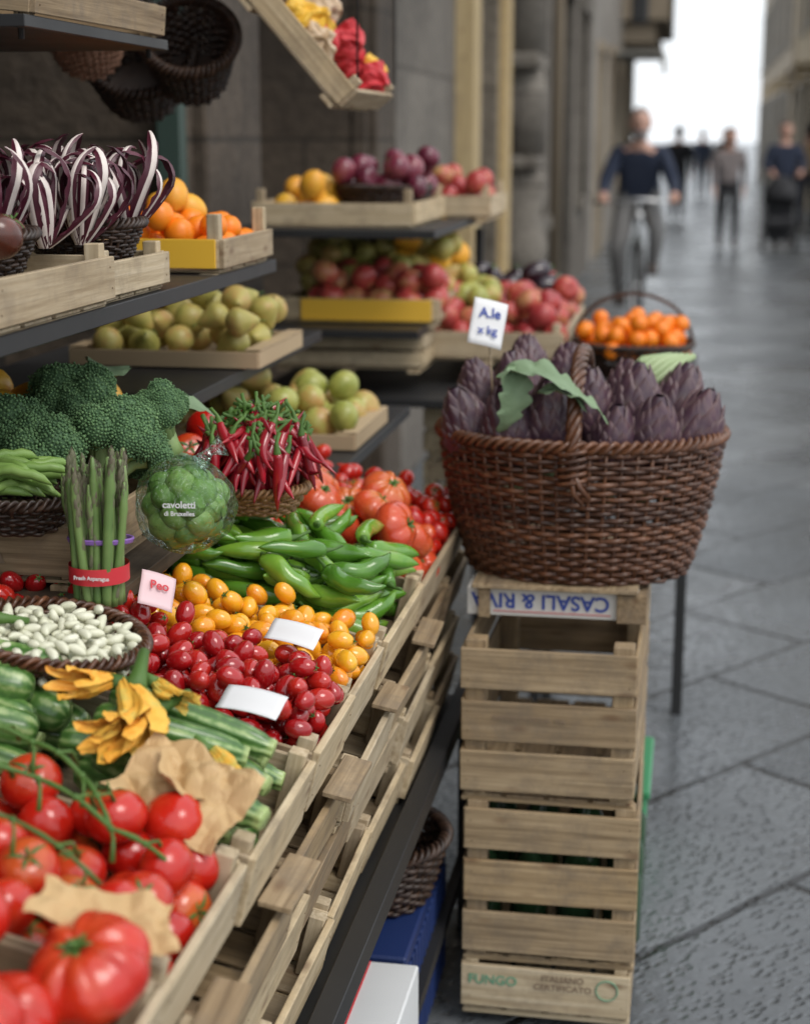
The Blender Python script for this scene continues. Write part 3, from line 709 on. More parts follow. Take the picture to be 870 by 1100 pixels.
# ================================================================ LEFT TALL SHELVES
mb=MB()
for z,x0,x1,y0,y1 in ((1.285,-1.25,-.72,1.3,2.8),(1.08,-1.25,-.8,2.55,3.5),(.9,-1.25,-.62,2.7,3.6)):
    mb.box(((x0+x1)/2,(y0+y1)/2,z),(x1-x0,y1-y0,.022))
for y in (2.4,3.55): mb.box((-1.235,y,.64),(.025,.025,1.28))
mb.build('black_shelf_rack',blackm)
crate('wooden_crate',TRS((-.90,1.78,1.303)),.36,.36,.06,rows=1,slat=.052,mat=W_new,over=.012)
crate('wooden_crate',TRS((-.90,2.09,1.303)),.34,.24,.05,rows=1,slat=.044,mat=W_new,over=.01)
for (x,y,z,r) in ((-.80,2.09,1.345,.078),(-.84,1.80,1.345,.085)):
    mb=MB(); wicker(mb,TRS((x,y,z)),(r*.75,r*.75),(r,r),.045,10,36,.003); mb.build('wicker_basket',wick2)
def radicchio(name,loc,R,n=20,s=1.):
    mb=MB()
    for i in range(n):
        a=i*2.39996; q=.2+.8*(i/n); L=R.uniform(.12,.17)*s; nl=18; sec=[(-1.2,-.35),(-.72,.05),(-.54,.4),(.54,.4),(.72,.05),(1.2,-.35)]
        P=np.zeros((6,nl+1,3)); curl=R.uniform(2.2,4.2); tw=R.uniform(-1.2,1.2)
        x=.006;z=0;an=R.uniform(.4,1.15)*q+.1; wv=R.uniform(.65,1.15)
        for j in range(nl+1):
            t=j/nl; w=.0078*wv*s*(.8+.5*t)*(1-t**5*.75)
            for k,(u,v) in enumerate(sec):
                ruf=(.0018*math.sin(j*1.9+k) if k in(0,5) else 0); ww=u*w; nn=v*w*.8+ruf; P[k,j]=(x+nn*math.cos(an),ww+tw*.035*t*t,z-nn*math.sin(an))
            x+=math.sin(an)*L/nl; z+=math.cos(an)*L/nl
            an-=curl/nl*(.15 if t<.45 else 1.5)
        g=grid(P); g[3]=np.repeat([1,1,0,1,1],nl)
        mb.add(g,TRS(loc,(0,0,a)))
    return mb.build(name,[radw,radp])
R=random.Random(8)
for l in ((-.79,2.05,1.375),(-.755,2.12,1.375),(-.85,2.1,1.375),(-.83,1.87,1.37),(-.89,1.92,1.375),(-.79,1.93,1.37),(-.77,2.0,1.37)): radicchio('radicchio',l,R,17,.97)
heap('dark_tomatoes',[ball(T_tom,.024,rotup(.6))],[.026],[dtom,greenst],TRS((-.82,1.765,1.37)),9,.08,.06,0,k=8,seed=2)
heap('lemons',[ball(T_lem,.03,rotany)],[.032],[lemon],TRS((-.93,2.2,1.10)),8,.14,.12,0,k=8,seed=2)
crate('orange_crate',TRS((-.89,2.6,1.303)),.34,.3,.05,rows=1,slat=.044,mat=W_new,over=.035)
mb=MB(); mb.box((-.80,2.446,1.328),(.15,.004,.045)); mb.build('yellow_card_front',yelcard)
heap('oranges',[ball(T_orange,.022,rotany)],[.023],[orange],TRS((-.89,2.6,1.31)),56,.16,.14,0,k=12,seed=2)
heap('bananas_and_lemons',[ball(T_lem,.022,rotany)],[.024],[lemon],TRS((-.88,2.68,1.365)),3,.08,.04,0,k=3,seed=2)
def tray(name,M,L,W,H,mat=cardb):
    mb=MB(); 
    for s in (-1,1):
        mb.box((0,s*W/2,H/2),(L,.004,H)); mb.box((s*L/2,0,H/2),(.004,W-.006,H)); mb.box((s*(L/2-.012),0,H+.003),(.03,W-.012,.003))
    mb.box((0,0,.002),(L-.01,W-.01,.003)); return mb.build(name,mat,M=M)
tray('fruit_tray',TRS((-.95,3.02,1.094)),.36,.34,.03)
heap('pears',[ball(T_pear,.032,rotany)],[.031],[pear,greenst],TRS((-.95,3.02,1.1)),34,.17,.16,0,k=8,seed=4)
tray('fruit_tray',TRS((-.82,3.2,.914)),.38,.34,.03)
heap('green_pears',[ball(T_pear,.032,rotany)],[.032],[pear,greenst],TRS((-.9,3.2,.92)),24,.14,.16,0,k=8,seed=9)
heap('green_apples',[ball(T_apple,.032,rotup(.8))],[.034],[applegrn,greenst],TRS((-.73,3.2,.92)),15,.1,.16,0,k=8,seed=9)
# ================================================================ BACK STANDS (y 4-5)
mb=MB()
for z,x0,x1,y0,y1 in ((1.275,-1.15,-.62,3.95,5.0),(1.03,-1.15,-.66,3.95,5.0),(.86,-1.1,-.3,3.95,5.3)):
    mb.box(((x0+x1)/2,(y0+y1)/2,z),(x1-x0,y1-y0,.02))
for y in (3.98,4.95): mb.box((-1.14,y,.62),(.025,.025,1.24))
mb.box((-.64,4.95,.62),(.025,.025,1.24))
for y in (3.98,5.2): mb.box((-.33,y,.43),(.025,.025,.84))
mb.build('black_shelf_rack',blackm)
crate('wooden_crate',TRS((-.89,4.28,1.29),(0,0,0)),.40,.5,.06,rows=1,slat=.055,mat=W_new,over=.03)
crate('wooden_crate',TRS((-.72,4.78,1.29)),.3,.38,.06,rows=1,slat=.055,mat=W_new,over=.03)
mb=MB(); wicker(mb,TRS((-.80,4.25,1.325)),(.1,.1),(.12,.12),.05,8,36,.004); mb.build('wicker_basket',wick2)
heap('red_onions',[ball(T_apple,.032,rotup(.8))],[.034],[purple,greenst],TRS((-.80,4.3,1.35)),24,.13,.16,0,k=8,seed=9,var=.15)
heap('lemons',[ball(T_lem,.034,rotany)],[.032],[lemon],TRS((-.99,4.2,1.30)),9,.09,.14,0,k=6,seed=3)
heap('apples',[ball(T_apple,.034,rotup(.8))],[.035],[applered,greenst],TRS((-.70,4.75,1.31)),20,.13,.18,0,k=8,seed=3)
crate('wooden_crate',TRS((-.84,4.35,1.045),(0,0,0)),.40,.5,.06,rows=1,slat=.055,mat=W_new)
mb=MB(); mb.box((-.82,4.093,1.075),(.34,.004,.055)); mb.build('yellow_card_front',yelcard)
heap('mixed_apples',[ball(T_apple,.034,rotup(.8))],[.036],[applered,greenst],TRS((-.80,4.26,1.06)),30,.19,.16,0,k=8,seed=13)
heap('pears',[ball(T_pear,.032,rotany)],[.035],[pear,greenst],TRS((-.86,4.5,1.11),(.35,0,0)),56,.22,.2,0,k=8,seed=14)
heap('quinces',[ball(T_pear,.034,rotany)],[.038],[lemon,greenst],TRS((-.72,4.55,1.15)),10,.1,.12,0,k=5,seed=14)
crate('wooden_crate',TRS((-.86,4.3,.935)),.38,.5,.085,rows=2,mat=W_new)
crate('wooden_crate',TRS((-.52,4.6,.94)),.38,.78,.075,rows=1,slat=.068,mat=W_new,over=.02)
for i in range(2): crate('wooden_crate',TRS((-.50,4.45,.69-.14*i)),.36,.5,.12,rows=2,mat=W_new)
crate('wooden_crate',TRS((-.50,4.45,.835)),.36,.5,.02,rows=1,mat=W_new)
heap('red_apples',[ball(T_apple,.032,rotup(.8))],[.035],[applered,greenst],TRS((-.51,4.6,.97)),100,.19,.38,0,k=8,seed=15,var=.12)
heap('aubergines',[ball(T_aub,.03,rotany)],[.03],[eggpl,greenst],TRS((-.56,4.88,1.05)),16,.18,.14,0,k=5,seed=16)
heap('green_apples',[ball(T_apple,.034,rotup(.8))],[.035],[applegrn,greenst],TRS((-.62,4.55,1.05)),12,.12,.24,0,k=5,seed=17)
mb=MB(); mb.box((-.19,4.45,.885),(.42,.55,.03))
for x in (-.38,0):
    for y in (4.2,4.7): mb.box((x,y,.435),(.028,.028,.87))
mb.build('small_black_table',blackm)
mb=MB(); OM=TRS((-.15,4.33,.902)); wicker(mb,OM,(.11,.11),(.155,.155),.07,8,36,.004)
P=[(.155*math.cos(a),.0,.075+.13*math.sin(a)) for a in np.linspace(0,pi,24)]; mb.tube(P,.005,8,M=OM)
mb.build('orange_basket',wick2)
mb=MB(); out,_=drop(84,[ball(T_orange,.022,rotany)],.15,.15,0,k=10,seed=17)
for _,m in out:
    if m.translation.xy.length<.14: mb.add(T_orange,OM@Matrix.Translation((0,0,.035))@m@Matrix.Scale(.0235,4))
mb.build('small_oranges',[orange])
# ================================================================ CRATE STACK + BASKET
def SM(y,z,x=-.2025,rz=0): return TRS((x,y,z),(0,0,pi/2+rz))
def lab2(o): text(o,'SAPORI DI SICILIA  VIA',.012,(-.2597,.03,.14),(pi/2,0,-pi/2),darkprint)
def lab3(o):
    text(o,'FUNGO',.024,(-.2597,.09,.057),(pi/2,0,-pi/2),greenp); text(o,'ITALIANO\nCERTIFICATO',.016,(-.2597,-.03,.06),(pi/2,0,-pi/2),darkprint)
    m=MB(); P=[(-.2595,-.105+.018*math.cos(a),.055+.018*math.sin(a)) for a in np.linspace(0,2*pi,30)]; m.tube(P,.0014,5); m.build('printed_ring',greenp,parent=o)
crate('wooden_crate',SM(2.795,.035),.5,.29,.088,rows=1,slat=.08,mat=W_new,post=.022,extra=lab3)
crate('wooden_crate',SM(2.795,.137,-.2025,.012),.5,.294,.275,rows=3,slat=.072,mat=W_old,post=.034,over=.004)
crate('wooden_crate',SM(2.798,.427,-.205,-.012),.5,.29,.265,rows=3,slat=.069,mat=W_old,post=.034,over=.004,extra=lab2)
def lab4(o):
    text(o,'CASALI & RIVA',.036,(-.2297,.02,.03),(pi/2,pi,-pi/2),ink)
    m=MB(); m.box((-.2297,0,.010),(.0008,.2,.0015)); m.box((-.2297,0,.0515),(.0008,.2,.0015)); m.build('printed_lines',redp,parent=o)
crate('wooden_crate',SM(2.90,.703,-.215),.44,.29,.055,rows=1,slat=.05,mat=G('white_printed_wood',(.55,.53,.48),(.66,.64,.6),.6,20),post=.02,bottom=False,extra=lab4)
mb=MB(); mb.box((-.08,2.76,.728),(.05,.2,.05)); mb.box((-.33,2.76,.728),(.02,.2,.05)); mb.box((-.21,2.9,.7605),(.28,.5,.008)); mb.build('crate_lid',W_old)
mb=MB()
for i in range(12):
    x=-.32+.08*(i%4); y=2.62+.13*(i//4); mb.tube([(x,y,.145),(x,y,.15),(x,y,.26),(x,y,.3),(x,y,.35)],[.03,.034,.034,.014,.013],12)
mb.build('green_bottles',G('green_glass',(.02,.05,.02),(.03,.07,.03),.15))
mb=MB(); mb.box((-.155,3.28,.1),(.2,.3,.2),ch=.01); mb.box((-.155,3.28,.205),(.22,.32,.02),ch=.005)
for k in range(6): mb.box((-.235+.033*k,3.126,.1),(.012,.008,.17))
mb.build('green_plastic_crate',greenplast)
bc=Vector((-.182,2.81,.768))
mb=MB()
wicker(mb,Matrix.Translation(bc),(.19,.145),(.244,.188),.235,27,56,.0047,bulge=.12)
o=mb.build('wicker_basket',wick)
mb=MB(); hp=[]
for a in np.linspace(-.0,pi,50): hp.append(Vector((0,-.188*math.cos(a),.2+.175*math.sin(a)**.8)))
hp=[Vector((.0,-.198,.18))]+hp+[Vector((0,.198,.18))]
for ph in range(4):
    pts=[]
    for i,p in enumerate(hp):
        d=(hp[min(i+1,len(hp)-1)]-hp[max(i-1,0)]).normalized(); n1=Vector((1,0,0)); n2=d.cross(n1); A=i*.75+ph*pi/2
        pts.append(p+(n1*math.cos(A)+n2*math.sin(A))*.0085)
    mb.tube(pts,.0062,7,M=Matrix.Translation(bc))
for k in range(5):
    pts=[(.022*math.cos(q),-.2-.012*math.sin(q),.235-.012*k+.004*math.cos(q)) for q in np.linspace(0,2*pi,16)]
    mb.tube(pts,.004,6,M=Matrix.Translation(bc))
mb.tube([(0.0,-.205,.21),(.014,-.212,.18),(.03,-.205,.16)],[.006,.005,.004],6,M=Matrix.Translation(bc))
mb.tube([(-.0,-.205,.21),(.004,-.21,.17),(.018,-.203,.15)],[.006,.005,.004],6,M=Matrix.Translation(bc))
h=mb.build('handle',wick); h.parent=o
mb=MB(); R=random.Random(21)
# (x, y, base z, lean) buds standing in the basket, leaning outward
apos=[(-.165,-.06,.185,-.38,-.15),(-.105,-.095,.18,-.16,-.2),(-.16,.03,.22,-.28,.05),(-.10,-.01,.235,-.12,-.05),(-.045,-.08,.19,-.03,-.18),(-.10,.09,.25,-.12,.15),
 (.055,-.09,.165,.05,-.2),(.115,-.075,.175,.18,-.18),(.17,-.03,.175,.38,-.1),(.085,.0,.205,.08,.0),(.15,.05,.2,.25,.1),(.015,.0,.2,.0,.0),(.07,.1,.21,.08,.15),(-.03,.09,.23,-.02,.15)]
for i,(x,y,z,dx,dy) in enumerate(apos):
    s=R.uniform(.093,.106)
    T,rn=ART[i%3]; mb.add(T,Matrix.Translation(bc)@aln((x,y,z),(dx+R.uniform(-.06,.06),dy+R.uniform(-.05,.05),1),R.random()*6,(s*.98,s*.98,s*1.08)),rnd=rn*.6+R.random()*.4)
mb.build('artichokes',[artic,artstem])
mb=MB()
mb.add(leafT(.18,.036,30,10,.22,0,1.7,.3,0,.03),Matrix.Translation(bc)@TRS((-.13,-.165,.35),(.2,-.5,-.2)),mi=0)
mb.add(leafT(.13,.026,30,10,.22,0,1.7,.3,0,.03),Matrix.Translation(bc)@TRS((-.10,-.155,.37),(-.3,.75,-1.3)),mi=0)
mb.add(leafT(.14,.026,26,10,.2,0,1.3,.3,0,.03),Matrix.Translation(bc)@TRS((-.06,-.18,.33),(.2,-.2,.1)),mi=0)
for k in range(5): mb.tube([(.05+.014*k,.11-.01*k,.30),(.10+.014*k,.14,.345-.002*k),(.15+.010*k,.16,.352)],[.006,.009,.006],8,M=Matrix.Translation(bc),mi=1)
mb.build('artichoke_leaves',[artleaf,artstem])
# ================================================================ UNDER THE STAND
mb=MB(); mb.box((-.395,1.75,.475),(.03,2.4,.035)); mb.box((-.86,1.75,.475),(.03,2.4,.035))
for y in (2.93,.62):
    for x in (-.39,-.86): mb.box((x,y,.225),(.035,.035,.45))
mb.box((-.63,1.75,.46),(.44,2.36,.012)); mb.box((-.39,1.75,.16),(.02,2.26,.02))
mb.build('black_stand_frame',blackm)
mb=MB()
for k in range(3): mb.box((-.58,2.5,.06+k*.085),(.34,.4,.02),ch=.003)
for i in range(14):
    mb.box((-.74+.0246*i,2.293,.13),(.012,.012,.2)); mb.box((-.403,2.32+.028*i,.13),(.012,.014,.2))
mb.box((-.58,2.5,.24),(.36,.42,.025),ch=.004); mb.build('blue_plastic_crate',blueplast)
mb=MB(); wicker(mb,TRS((-.50,2.5,.26),(0,0,0)),(.1,.1),(.13,.13),.1,14,40,.0045); mb.build('wicker_basket',wick2)
mb=MB(); mb.box((-.45,2.14,.13),(.15,.24,.26),ch=.003); mb.box((-.45,2.14,.262),(.003,.23,.002),mi=1,ch=.0005)
mb.build('white_carton_box',[whitebox,redp])
# ================================================================ HANGING THINGS (top left)
HM=TRS((-.78,3.22,1.79),(0,math.radians(49),0))
crate('hanging_wooden_crate',HM@Matrix.Translation((0,0,-.06)),.5,.36,.05,rows=1,slat=.044,mat=W_new,over=.01)
heap('mangoes',[ball(T_lem,.036,rotany)],[.038],[lemon],HM@Matrix.Translation((-.12,0,-.05)),11,.1,.16,0,k=8,seed=4)
mb=MB(); R=random.Random(5)
for i in range(16):
    sd=i*3.1
    P=sph(26,20,lambda r,z,U,Pp:(r*(.036+.006*np.sin(5*U+sd)+.005*np.sin(9*U-4*Pp+sd)),z*.026*(1+.25*np.sin(4*U+sd)+.15*np.sin(7*U+3*Pp))))
    mb.add(P,HM@TRS((R.uniform(-.02,.22),R.uniform(-.14,.14),R.uniform(-.025,.01)),(R.random(),R.random(),R.random())),mi=(0,1,2,1,1)[i%5],smooth=False)
mb.build('snack_bags',[redp,G('cream_bag',(.55,.4,.25),(.62,.48,.34),.4),yelcard])
mb=MB()
for y in (3.03,3.41): mb.tube([(-1.3,y,2.6),(-.94,y,1.99)],.003,6); mb.tube([(-.62,y,1.61),(-.62,y,2.6)],.002,6)
mb.build('hanging_wires',blackm)
crate('wooden_crate',TRS((-.985,2.2,1.665),(0,.1,0)),.36,.5,.05,rows=1,slat=.042,mat=W_old)
mb=MB(); mb.box((-.985,2.2,1.64),(.37,.55,.015)); mb.tube([(-.82,1.96,1.62),(-.82,1.96,2.4)],.004,6); mb.tube([(-.82,2.44,1.62),(-.82,2.44,2.4)],.004,6); mb.build('hanging_shelf',blackm)
for (x,y,z,r,m) in ((-1.0,3.25,1.62,.09,wick2),(-1.14,3.35,1.6,.11,wick2),(-1.16,3.1,1.66,.08,terra)):
    mb=MB(); wicker(mb,TRS((x,y,z),(.9,.3,0)),(r*.7,r*.7),(r,r),.12,14,36,.005); mb.tube([(x,y,z+.1),(x-.02,y,2.5)],.003,6); mb.build('hanging_wicker_basket',m)
# ================================================================ BUILDINGS
def facade(name,x,y0,y1,z1,ops,mat,sgn=1,depth=.25,back=5.,frame=None,panel=None,roof=True,z0=0):
    root=empty(name,(0,0,0)); mb=MB()
    ys=sorted(set([y0,y1]+[o[0] for o in ops]+[o[1] for o in ops])); zs=sorted(set([z0,z1]+[o[2] for o in ops]+[o[3] for o in ops]))
    def quad(a,b,c,d,mi=0): mb.add(mk([a,b,c,d],[[0,1,2,3]],mi),smooth=False)
    for i in range(len(ys)-1):
        for j in range(len(zs)-1):
            yc=(ys[i]+ys[i+1])/2; zc=(zs[j]+zs[j+1])/2
            if any(o[0]<yc<o[1] and o[2]<zc<o[3] for o in ops): continue
            quad((x,ys[i],zs[j]),(x,ys[i+1],zs[j]),(x,ys[i+1],zs[j+1]),(x,ys[i],zs[j+1]))
    xb=x-sgn*depth; xx=x-sgn*back
    for o in ops:
        a,b,c,d=o[:4]
        quad((x,a,c),(xb,a,c),(xb,a,d),(x,a,d)); quad((x,b,c),(xb,b,c),(xb,b,d),(x,b,d)); quad((x,a,d),(x,b,d),(xb,b,d),(xb,a,d)); quad((x,a,c),(x,b,c),(xb,b,c),(xb,a,c))
    quad((x,y0,z0),(xx,y0,z0),(xx,y0,z1),(x,y0,z1)); quad((x,y1,z0),(xx,y1,z0),(xx,y1,z1),(x,y1,z1)); quad((xx,y0,z0),(xx,y1,z0),(xx,y1,z1),(xx,y0,z1)); quad((x,y0,z1),(x,y1,z1),(xx,y1,z1),(xx,y0,z1))
    mb.build('walls',mat,parent=root)
    mf=MB(); mp=MB()
    for o in ops:
        a,b,c,d=o[:4]; kind=o[4] if len(o)>4 else 'win'
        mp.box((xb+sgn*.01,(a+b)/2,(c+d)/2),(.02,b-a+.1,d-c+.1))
        mf.box((x+sgn*.02,a-.05,(c+d)/2),(.06,.1,d-c)); mf.box((x+sgn*.02,b+.05,(c+d)/2),(.06,.1,d-c)); mf.box((x+sgn*.025,(a+b)/2,d+.06),(.08,b-a+.24,.12))
        if kind=='win':
            mf.box((x+sgn*.04,(a+b)/2,c-.05),(.12,b-a+.24,.1)); mf.box((xb+sgn*.04,(a+b)/2,(c+d)/2),(.03,.05,d-c)); mf.box((xb+sgn*.04,(a+b)/2,(c+d)/2+.1),(.035,b-a,.04))
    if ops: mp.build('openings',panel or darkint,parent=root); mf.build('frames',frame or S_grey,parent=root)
    if roof:
        mr=MB(); mr.box((x-sgn*(back/2-.35),(y0+y1)/2,z1+.1),(back+.7,y1-y0+.1,.18)); mr.build('roof',tile,parent=root)
    return root
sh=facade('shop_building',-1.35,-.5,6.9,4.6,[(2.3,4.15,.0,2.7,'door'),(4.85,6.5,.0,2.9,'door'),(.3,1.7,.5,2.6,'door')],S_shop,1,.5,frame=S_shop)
mb=MB()
for (a,b) in ((4.2,4.75),(6.55,6.9)):
    mb.box((-1.31,(a+b)/2,1.9),(.1,b-a,3.1),ch=.01); mb.box((-1.3,(a+b)/2,.2),(.14,b-a+.06,.4),ch=.015); mb.box((-1.29,(a+b)/2,3.5),(.16,b-a+.1,.18),ch=.02)
mb.build('stone_pilasters',S_shop,parent=sh)
mb=MB(); mb.box((-1.33,2.35,1.35),(.06,.08,2.7)); mb.box((-1.33,4.12,1.35),(.06,.06,2.7)); mb.build('green_door_frame',gpaint,parent=sh)
st=facade('stone_building',-1.25,6.9,19.9,9.5,[(8.9,10.1,0,3.,'door'),(12.2,13.4,.9,2.8),(15.,16.2,0,2.8,'door'),(17.5,18.6,.9,2.8),(8.9,10.,4.5,6.4),(12.2,13.3,4.5,6.4),(15,16.1,4.5,6.4)],S_grey,1,.25,panel=darkint)
mb=MB(); mb.box((-1.2,8.75,1.55),(.1,.26,3.1)); mb.box((-1.2,10.25,1.55),(.1,.26,3.1)); mb.box((-1.2,9.5,3.15),(.1,1.8,.18)); mb.box((-1.4,9.5,1.3),(.05,1.1,2.6)); mb.build('ochre_door_frame',W_ochre,parent=st)
mb=MB(); y=11.1
for z,s,hh in ((.25,.62,.5),(.55,.56,.1),(1.35,.5,.08),(2.0,.52,.1)): mb.box((-1.15,y,z),(.26,s,hh),ch=.02)
mb.tube([(-1.17,y,.6),(-1.17,y,.8),(-1.17,y,1.0),(-1.17,y,1.2),(-1.17,y,1.31)],[.17,.2,.14,.2,.16],20); mb.tube([(-1.17,y,1.4),(-1.17,y,1.7),(-1.17,y,1.96)],[.15,.19,.15],20); mb.tube([(-1.17,y,2.05),(-1.17,y,2.5),(-1.17,y,2.7)],[.17,.15,.2],20)
mb.box((-1.15,y,2.85),(.3,.6,.26),ch=.04); mb.box((-1.15,y,3.1),(.36,.7,.14),ch=.02)
mb.build('carved_stone_pilaster',S_grey,parent=st)
mb=MB(); mb.tube([(-1.2,14.4,0),(-1.2,14.4,9)],.05,10); mb.build('drainpipe',G('pipe_paint',(.25,.2,.14),(.3,.24,.17),.5),parent=st)
tp=facade('plaster_building',-1.3,20.,34.,11,[(21.5,22.6,0,2.6,'door'),(24.5,25.7,1,2.7),(27.5,28.8,0,2.8,'door'),(31,32,1,2.7),(22,23,4.4,6.2),(25,26,4.4,6.2),(28,29,4.4,6.2),(31,32,4.4,6.2)],P_gray,1,.2,frame=P_tan,panel=gpaint)
mb=MB(); mb.box((-1.0,31.,6.6),(.9,6.,6.4),ch=.02)
for y in (28.3,29.9,31.5,33.1): mb.box((-1.05,y,3.2),(.6,.25,.3),ch=.03)
mb.build('jettied_storey',P_tan,parent=tp)
mb=MB(); mb.box((-.95,26.1,2.75),(.8,2.2,.05)); mb.box((-.56,26.1,2.62),(.03,2.2,.25)); mb.build('shop_awning',G('awning_cloth',(.2,.19,.17),(.26,.25,.22),.8))
for (nm,x,a,b,h,mt) in (('ochre_building',2.35,26,44,12,P_ochre),('tan_building',2.3,44,67,13,P_tan)):
    ops=[]; y=a+1.5
    while y<b-2:
        ops+= [(y,y+1.3,0,2.7,'door'),(y,y+1.1,4.,5.9),(y,y+1.1,7.4,9.2)]; y+=3.2
    facade(nm,x,a,b,h,ops,mt,-1,.2,panel=gpaint,frame=P_gray)
mb=MB()
for y in (30,33.5,38,43): mb.box((1.95,y,2.75),(.75,1.8,.04)); mb.box((1.59,y,2.6),(.03,1.8,.28))
mb.build('shop_awnings',G('tan_awning',(.35,.24,.1),(.45,.32,.15),.8))
mb=MB(); mb.tube([(-1.3,22.,3.4),(-1.0,22.,3.5),(-.8,22,3.4)],.02,6); mb.box((-.8,22,3.15),(.22,.22,.4),ch=.03); mb.box((-.8,22,3.4),(.3,.3,.06),ch=.02); mb.build('street_lamp',blackm)
mb=MB(); mb.add(mk([(-300,-300,0),(300,-300,0),(300,900,0),(-300,900,0)],[[0,1,2,3]]),smooth=False); mb.build('street_paving',pavem)
# ================================================================ PEOPLE
skinm=G('skin',(.48,.27,.2),(.54,.32,.24),.55,4); hairg=G('grey_hair',(.22,.21,.2),(.34,.32,.31),.8,8); haird=G('dark_hair',(.03,.02,.015),(.05,.03,.02),.6,8)
eyem=G('eye',(.02,.02,.02),(.03,.03,.03),.2); lipm=G('lips',(.35,.1,.08),(.38,.12,.1),.5)
navy=G('navy_wool',(.012,.018,.036),(.022,.03,.055),.9,6); greyc=G('grey_trousers',(.13,.128,.125),(.19,.185,.18),.85,6); blackc=G('black_cloth',(.012,.012,.014),(.025,.025,.028),.85,6)
shoe=G('shoes',(.03,.02,.015),(.05,.03,.02),.5); jean=G('dark_jeans',(.03,.035,.05),(.05,.055,.075),.85,6); patt=G('patterned_jacket',(.1,.09,.09),(.24,.2,.19),.8,30)
tanc=G('tan_coat',(.3,.2,.1),(.38,.27,.15),.8,6)
def headmesh(mb,M,hair,bald=False,long=False,beard=False):
    def f(r,z,U,P): return r*(1-.16*np.clip(-z,0,1)**1.5),z
    H=sph(28,22,f); v=H[0]; v[:,0]*=.078; v[:,1]*=.1; v[:,2]*=.122
    fr=v[:,1]<0; v[fr,1]-=.018*np.exp(-(v[fr,0]/.012)**2-((v[fr,2]+.012)/.022)**2)
    ey=np.exp(-((np.abs(v[:,0])-.03)/.014)**2-((v[:,2]-.012)/.012)**2)*fr; v[:,1]+=.008*ey
    fr2=v[:,1]<0; v[fr2,1]-=.007*np.exp(-(v[fr2,0]/.02)**2-((v[fr2,2]+.1)/.02)**2)
    mb.add([v,H[1],H[2],H[3]],M,mi=2,rnd=.5)
    for s in (-1,1):
        mb.add(sph(10,8),M@TRS((s*.03,-.085,.012),(0,0,0),(.011,.009,.006)),mi=4); mb.add(sph(10,8),M@TRS((s*.078,.005,.0),(0,0,s*.3),(.009,.018,.03)),mi=2,rnd=.5)
        mb.add(sph(8,6),M@TRS((s*.03,-.093,.03),(0,0,0),(.018,.005,.003)),mi=3)
    mb.add(sph(10,8),M@TRS((0,-.094,-.055),(0,0,0),(.022,.009,.006)),mi=5)
    if beard:
        Bd=sph(24,18); v=Bd[0]; v[:,0]*=.076; v[:,1]*=.102; v[:,2]*=.11
        up=v[:,2]>-.03; v[up]*=.8; v[v[:,1]>.03]*=.8
        mb.add([v,Bd[1],Bd[2],Bd[3]],M@Matrix.Translation((0,-.002,-.022)),mi=3)
    Hh=sph(28,20); v=Hh[0].copy(); v[:,0]*=.086; v[:,1]*=.11; v[:,2]*=.128
    lim=.065 if not bald else .085
    z=v[:,2]; y=v[:,1]
    s1=(y<.0)&(z<lim); v[s1]*=.85; s2=(z<-.05)&(y>=0); v[s2]*=.8 if not long else 1.05
    mb.add([v,Hh[1],Hh[2],Hh[3]],M@Matrix.Translation((0,.008,.006)),mi=3)
    if long: mb.add(sph(16,12),M@TRS((0,.05,-.07),(0,0,0),(.085,.06,.13)),mi=3)
def person(name,loc,yaw,J,E,top,leg,hair,scale=1.,headpos=None,headrot=(0,0,0),long=False,bald=False,beard=False,hands=None):
    names=list(J); me=bpy.data.meshes.new('sk'); idx={k:i for i,k in enumerate(names)}
    me.from_pydata([J[k][0] for k in names],[(idx[a],idx[b]) for a,b in E],[]); ob=bpy.data.objects.new('sk',me); scene.collection.objects.link(ob)
    ob.modifiers.new('s','SKIN'); ob.modifiers.new('u','SUBSURF').levels=2
    sv=me.skin_vertices[0].data
    for k in names:
        r=J[k][1]; sv[idx[k]].radius=(r,r) if np.isscalar(r) else r; sv[idx[k]].use_root=(k=='pelvis')
    dg=bpy.context.evaluated_depsgraph_get(); dg.update(); ev=ob.evaluated_get(dg); m2=bpy.data.meshes.new_from_object(ev)
    v=np.zeros(len(m2.vertices)*3); m2.vertices.foreach_get('co',v); v=v.reshape(-1,3)
    faces=[list(p.vertices) for p in m2.polygons]; bpy.data.objects.remove(ob)
    A=np.array([J[a][0] for a,b in E]);B=np.array([J[b][0] for a,b in E]); lab=[J[b][2] for a,b in E]
    c=np.array([v[f].mean(0) for f in faces]); d=B-A; t=np.clip(((c[:,None]-A)*d).sum(2)/((d*d).sum(1)+1e-9),0,1); q=np.linalg.norm(c[:,None]-(A+t[...,None]*d),axis=2).argmin(1)
    mi=np.array(lab)[q]
    mb=MB(); mb.add(mk(v,faces,mi),rnd=.5)
    headmesh(mb,TRS(headpos,headrot,1.06),hair,bald,long,beard)
    for (w,dirs) in (hands or []):
        w=Vector(w)
        for k,dd in enumerate(dirs):
            p=w+Vector(dd[0]); mb.tube([w+Vector(dd[0])*.4,p,p+Vector(dd[1]),p+Vector(dd[1])+Vector(dd[2])],[.011,.0095,.009,.007],7,mi=2,rnd=.5)
    return mb.build(name,[top,leg,skinm,hair,eyem,lipm,shoe],M=TRS(loc,(0,0,yaw),scale))
E0=[('pelvis','spine'),('spine','chest'),('chest','neckb'),('neckb','neck'),('neck','headb')]
for s in 'LR':
    E0+=[('chest','sh'+s),('sh'+s,'el'+s),('el'+s,'wr'+s),('wr'+s,'ha'+s),('pelvis','hip'+s),('hip'+s,'kn'+s),('kn'+s,'an'+s),('an'+s,'to'+s)]
